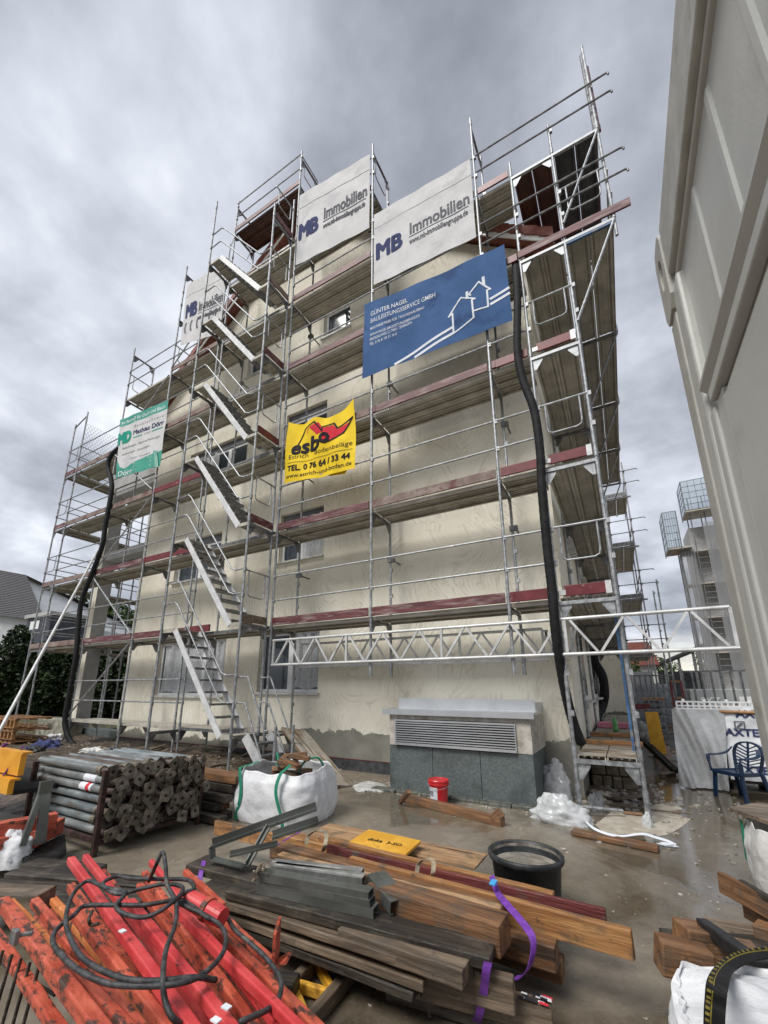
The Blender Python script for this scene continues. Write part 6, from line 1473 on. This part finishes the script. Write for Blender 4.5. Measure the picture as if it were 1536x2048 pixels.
# drip rail and door head
mb = MB(); mb.prism([(cx+.02, cyE-.165, 1.46), (cx-.006, cyE-.165, 1.438), (cx-.006, cyE-.165, 1.43), (cx+.02, cyE-.165, 1.405)], (0, -(CL-.4), 0)); mb.build('drip_rail', 'cont', ct)
mb = MB(); mb.box((cx+.0, cyE-CL+.3, 1.375), (cx+.02, cyE-.20, 1.402)); mb.build('door_head', 'cont', ct, bevel=.003)
mb = MB(); mb.box((cx+.008, cyE-CL+.4, zb_+.1), (cx+.02, cyE-.262, 1.345)); mb.build('door_panel', 'cont', ct, bevel=.003)
mb = MB(); mb.box((cx+.010, cyE-.257, zb_+.1), (cx+.0205, cyE-.20, 1.37)); mb.build('door_frame', 'cont', ct, bevel=.002)
for y in (cyE-.3, cyE-CL+.3):
    mb = MB(); mb.box((cx+.1, y-.2, G), (cx+2.2, y, zb_)); mb.build('support_beam', 'w_dark', ct)

# ------------------------------------------------------------------ left side
lh = thing('neighbour_house', 'white neighbour house with grey tiled roof beyond the hedge', 'house', (-38, 10, G))
ridge0, ridge1, eave1, eave0 = AD(40, -120, 1118), AD(40, 52, 1150), AD(38, 88, 1238), AD(38, -120, 1215)
mb = MB(); n = 26
back_off = V((-3, 9, 0))
for k in range(n):      # tile courses, each a step over the one below
    a0, a1 = eave0.lerp(ridge0, k/n), eave1.lerp(ridge1, k/n); b0, b1 = eave0.lerp(ridge0, (k+1.1)/n), eave1.lerp(ridge1, (k+1.1)/n)
    up_ = V((0, 0, .10)); mb.add([a0+up_, a1+up_, b1, b0, a0, a1], [(0, 1, 2, 3), (0, 4, 5, 1)])
mb.add([ridge0, ridge1, eave1+back_off*1.6, eave0+back_off*1.6], [(0, 1, 2, 3)]); mb.build('roof', 'tile_grey', lh, fix=False)
dn = V((0, 0, 1)); e0, e1 = eave0+V((.4, .2, -.1)), eave1+V((-.5, .3, -.1))
mb = MB(); f0, f1 = V((e0.x, e0.y, G)), V((e1.x, e1.y, G)); mb.add([f0, f1, e1, e0], [(0, 1, 2, 3)]); r1 = ridge1+V((-.6, .2, -.2)); bk_ = e1+back_off*1.5
mb.add([f1, e1, r1, bk_, V((bk_.x, bk_.y, G))], [(0, 1, 2, 3, 4)]); mb.build('wall', mat('white_render', (.55, .56, .57), (.62, .63, .64), 2, .8), lh, fix=False)
mb = MB(); mb.beam(eave0+V((0, -.1, -.05)), eave1+V((0, -.1, -.05)), .18, .18); mb.build('gutter', 'grey_panel', lh)
ga = thing('dark_annexe', 'dark grey flat roofed annexe beside the neighbour house', 'house', AD(36, 100, 1300)); a, b, c = AD(36, 56, 1238), AD(36, 140, 1240), AD(36, 56, 1275)
mb = MB(); mb.box((a.x, a.y, G), (b.x+1.0, a.y+4, a.z)); mb.build('wall', mat('anthracite', (.03, .035, .05), (.05, .055, .07), 3, .5), ga)
mb = MB(); mb.box((a.x-.2, a.y-.2, a.z), (b.x+1.2, a.y+4.2, a.z+.3)); mb.build('roof_edge', 'grey_wall', ga)
mb = MB(); q = AD(35.8, 92, 1253); mb.box((q.x-.8, a.y-.03, q.z-.35), (q.x+.8, a.y-.01, q.z+.35)); mb.build('window', 'white', ga)
# vegetation
def leaf_mat(name, c1, c2):
    m = mat(name, c1, c2, 2.2, .6, lo=.38, hi=.62, spec=.3); return m
M['conifer'] = leaf_mat('conifer_green', (.008, .016, .006), (.035, .06, .018)); M['leaf'] = leaf_mat('leaf_green', (.02, .04, .008), (.07, .11, .025)); M['bark'] = mat('bark', (.04, .03, .02), (.09, .07, .05), 10, .9)
def crown(mb, c, rad, n, ls, seed, upright=False):
    rnd = random.Random(seed); c = V(c)
    for i in range(n):
        while True:
            d = V((rnd.uniform(-1, 1), rnd.uniform(-1, 1), rnd.uniform(-1, 1)))
            if d.length < 1 and d.length > .25: break
        k = 1+.35*noise.noise(d*2.3+V((seed, 0, 0)))
        if noise.noise(d*3.5+V((0, seed, 0))) < -.28: continue
        if upright: k *= 1-.55*max(0, d.z)
        p = c+V((d.x*rad[0]*k, d.y*rad[1]*k, d.z*rad[2]*(1+.1*k)))
        a = V((rnd.uniform(-1, 1), rnd.uniform(-1, 1), rnd.uniform(-.4, 1))).normalized(); b = a.cross(V((rnd.uniform(-1, 1), rnd.uniform(-1, 1), rnd.uniform(-1, 1)))).normalized()
        s = ls*rnd.uniform(.5, 1.3); mb.add([p-a*s-b*s*.35, p-a*s*.2+b*s*.5, p+a*s, p+b*s*-.5], [(0, 1, 2, 3)])
def tree(name, label, base, h, rad, n, ls, seed, m='leaf', group=None, upright=False):
    t = thing(name, label, 'tree', base, group); base = V(base); mb = MB(); rnd = random.Random(seed)
    mb.tube([base-V((0, 0, .2)), base+V((.05, 0, h*.45)), base+V((0, .05, h*.85))], .1, 8, rs=[h*.03, h*.02, h*.006])
    for k in range(6): a = rnd.uniform(0, 6.28); z = h*rnd.uniform(.3, .7); mb.tube([base+V((0, 0, z)), base+V((math.cos(a)*rad[0]*.6, math.sin(a)*rad[1]*.6, z+h*.15))], .03, 5, rs=[h*.01, h*.003])
    mb.build('trunk', 'bark', t); mb = MB(); crown(mb, base+V((0, 0, h-rad[2]*.95)), rad, n, ls, seed, upright); mb.build('crown', m, t, fix=False)
hp = [(-60, 1345), (-20, 1345), (8, 1338), (38, 1268), (62, 1305), (88, 1300), (112, 1302), (140, 1305), (172, 1300), (205, 1300), (240, 1305)]
for k, (u, v_) in enumerate(hp):
    top = AD(19.5+.3*(k % 3), u, v_); tree('hedge_conifer', '%s dark conifer of the tall hedge, counted from the left edge' % ['Outermost', 'First whole', 'Second', 'Third', 'Fourth', 'Fifth', 'Sixth', 'Seventh', 'Eighth', 'Ninth', 'Last'][k], (top.x, top.y, G), top.z-G+.25, (1.25, 1.25, (top.z-G)/2+.2), 5200, .11, 50+k, 'conifer', 'conifers of the hedge', True)
for k, (u, v_, t_, r_) in enumerate(((172, 1195, 60, 6), (140, 1232, 50, 4), (228, 1215, 55, 5))):
    top = AD(t_, u, v_); tree('broadleaf_tree', ['tall green tree far behind the left scaffold', 'low green tree beside the dark annexe', 'green tree seen through the balcony opening'][k], (top.x, top.y, G), top.z-G, (r_, r_, (top.z-G)*.42), 3600, .42, 80+k)
for k, (u, v_, y_) in enumerate(((1318, 1318, 60), (1336, 1322, 62), (1260, 1322, 22), (1412, 1290, 55))):
    top = AY(y_, u, v_); tree('broadleaf_tree', ['small distant tree left above the shed', 'small distant tree right above the shed', 'green bush before the red roofed house', 'dark distant tree at the high end of the shed'][k], (top.x, y_, G), top.z-G, (1.4 if y_ > 30 else .6, 1.4, (top.z-G)*.42), 1500, .16 if y_ > 30 else .09, 90+k)
# pallets, block and scraps on the left
for k in range(3):
    z = G+.0+.27*k; t = thing('wooden_pallet', ['lowest', 'middle', 'top'][k]+' orange brown wooden pallet stacked at the left edge', 'pallet', (-13.4, -1.2, z), 'pallets at the left edge')
    x0_, x1_, y0_, y1_ = -14.2, -12.55, -1.15, -.35
    for i in range(7): mb = MB(); x = x0_+(x1_-x0_)*i/6; mb.box((x-.07, y0_, z+.215), (x+.07, y1_, z+.24)); mb.build('deck_board', 'w_orange', t)
    for y in (y0_, (y0_+y1_)/2-.05, y1_-.1): mb = MB(); mb.box((x0_, y, z+.185), (x1_+.05, y+.1, z+.213)); mb.box((x0_, y, z), (x1_+.05, y+.1, z+.025)); mb.build('stringer_board', 'w_orange', t)
    for i in range(9): mb = MB(); x = x0_+(x1_-x0_)*i/8; mb.box((x-.035, y0_+.01, z+.026), (x+.035, y0_+.08, z+.184)); mb.build('block', 'w_orange', t)
a = AY(.6, 66, 1460); mb = MB(); mb.box((-15.3, .5, G), (-13.6, 1.0, G+.62)); tag(mb.build('concrete_block', mat('old_concrete', (.20, .19, .15), (.38, .36, .29), 5, .85, bump=.4, c3=(.08, .08, .06), s3=3), loc=(-14.4, .7, G), bevel=.03), 'stained pale concrete block between the pallets and the pillar', 'block')
random.seed(77)
for k, (u, v_, s, m_, lab) in enumerate(((92, 1498, .34, 'navy', 'dark blue tarpaulin bundle by the left scaffold foot'), (108, 1478, .22, 'bag', 'white plastic scrap on top of the blue tarpaulin'), (72, 1503, .2, 'black', 'black plastic scrap left of the blue tarpaulin'), (185, 1503, .26, 'bag_d', 'pale plastic scrap behind the hose end'),
        (212, 1500, .2, 'grey_print', 'grey plastic scrap under the left scaffold'), (160, 1515, .14, 'white_print', 'small white scrap on the muddy bank'), (228, 1492, .14, 'navy', 'small dark blue scrap near the house corner'), (126, 1536, .10, 'bag', 'white rag lying on top of the prop stack'))):
    c = AZ(G+.12 if k < 7 else .0, u, v_); 
    if k == 7: c = V((-4.95, -3.4, -.02))
    crumple('plastic_scrap' if k else 'tarpaulin', lab, 'plastic scrap' if k else 'tarpaulin', c, (s*1.4, s, s*(.6 if k < 3 else .35)), m_, 11+k*1.3, amp=.6, n=14)
for k in range(14):
    x, y = random.uniform(-11, -5), random.uniform(-.9, .6); z = G+bank(x, y)+.03; a = random.uniform(0, 3)
    plank('wood_scrap', '%s scrap of wood on the muddy bank under the scaffold' % ['Long', 'Short', 'Pale', 'Dark', 'Split', 'Thin', 'Wide', 'Muddy', 'Grey', 'Tilted', 'Broken', 'Flat', 'Narrow', 'Brown'][k], 'wood scrap', (x, y, z), (x+.45*math.cos(a), y+.45*math.sin(a), z+random.uniform(0, .08)), .06, .025, random.choice(['w_grey', 'w_brown', 'w_dark', 'w_board']), group='wood scraps on the bank')
# orange formwork bin, red beams, grey leg, mat and white sack at the left edge
ob = thing('formwork_bin', 'orange yellow steel bin with purple straps at the left edge', 'bin', (-5.9, -4.3, G))
M['oy'] = mat('orange_yellow_paint', (.62, .27, .01), (.72, .34, .02), 5, .45, c3=(.2, .09, .02), s3=9, lo3=.66, hi3=.72)
for z0, z1, off in ((-.22, -.10, 0), (-.06, .14, .06)):
    a, b = AX(-4.9, 0, 1600), AX(-4.9, 78, 1590); mb = MB(); mb.box((-6.6, -4.05+off, z0), (-4.72, -4.0+off, z1)); mb.box((-6.6, -4.05+off, z1), (-4.70, -3.96+off, z1+.02)); mb.build('side_panel', 'oy', ob)
mb = MB(); mb.box((-6.6, -3.98, -.24), (-4.74, -3.3, -.20)); mb.build('floor', 'dark', ob)
for k in range(2): x = -4.98-.42*k; mb = MB(); mb.beam((x-.18*k, -4.02, -.1), (x+.05, -3.9, .20), .04, .01); mb.build('purple_strap', 'purple', ob)
for k, (a, b, z, lab) in enumerate((((-40, 1668), (112, 1640), -.36, 'long red beam with punched holes under the orange bin'), ((-40, 1700), (60, 1676), -.46, 'lower red beam at the left edge, left of the grey leg'), ((60, 1680), (118, 1650), -.46, 'short red beam end right of the grey leg'))):
    o = plank('steel_beam', lab, 'steel beam', AZ(z, *a), AZ(z, *b), .10, .13, 'red_b', group='red beams under the orange bin')
for k in range(3):
    x = -5.6; 
mb = MB(); 
for u in (22, 38, 58): c = AZ(-.30, u, 1650); 
gl = thing('steel_trestle', 'grey steel trestle leg standing in front of the prop rack', 'trestle', AZ(-.6, 78, 1690))
for nm_, a, b, z0, z1 in (('upright', (92, 1573), (80, 1688), None, None), ('strut', (84, 1582), (44, 1692), None, None)):
    p, q = AX(-3.85, *a), AX(-3.80, *b); mb = MB(); mb.beam(p, q, .075 if nm_ == 'upright' else .045, .03, up=(1, 0, 0)); mb.build(nm_, 'channel', gl)
c = AX(-3.83, 92, 1574); mb = MB(); mb.box(c-V((.02, .05, .05)), c+V((.012, .05, .05))); mb.build('head_plate', 'channel', gl)
q = [AZ(-.56, *a) for a in ((30, 1712), (128, 1670), (132, 1706), (92, 1738))]; mb = MB(); mb.prism(q, (0, 0, -.02))
for k in range(14):
    for (a, b, c_, d) in ((q[0], q[1], q[3], q[2]), (q[0], q[3], q[1], q[2])): t = (k+.5)/14; mb.beam(a.lerp(b, t)+V((0, 0, .004)), c_.lerp(d, t)+V((0, 0, .004)), .012, .012)
tag(mb.build('rubber_mat', 'black', loc=q[0]), 'black ribbed mat lying in front of the trestle leg', 'mat')
crumple('white_sack', 'white sack slumped at the left edge beside the black mat', 'sack', AZ(-.62, 18, 1722), (.25, .16, .30), 'bag', 9.1, amp=.22, sharp=1.0)
for k, (a, b) in enumerate((((-60, 1788), (250, 1812)), ((-20, 1765), (300, 1790)), ((30, 1738), (300, 1762)), ((60, 1722), (200, 1735)))):
    bz('dark_plank', '%s dark wet plank of the pallet behind the red beams' % ['nearest', 'second', 'third', 'farthest'][k], 'w_dark', a, b, -.50, .15, .04, grp='dark pallet planks')
bz('timber_offcut', 'pale battered timber end at the left of the red beams', 'w_grey', (-30, 1775), (98, 1778), -.20, .12, .10, 'offcut', grp=None)
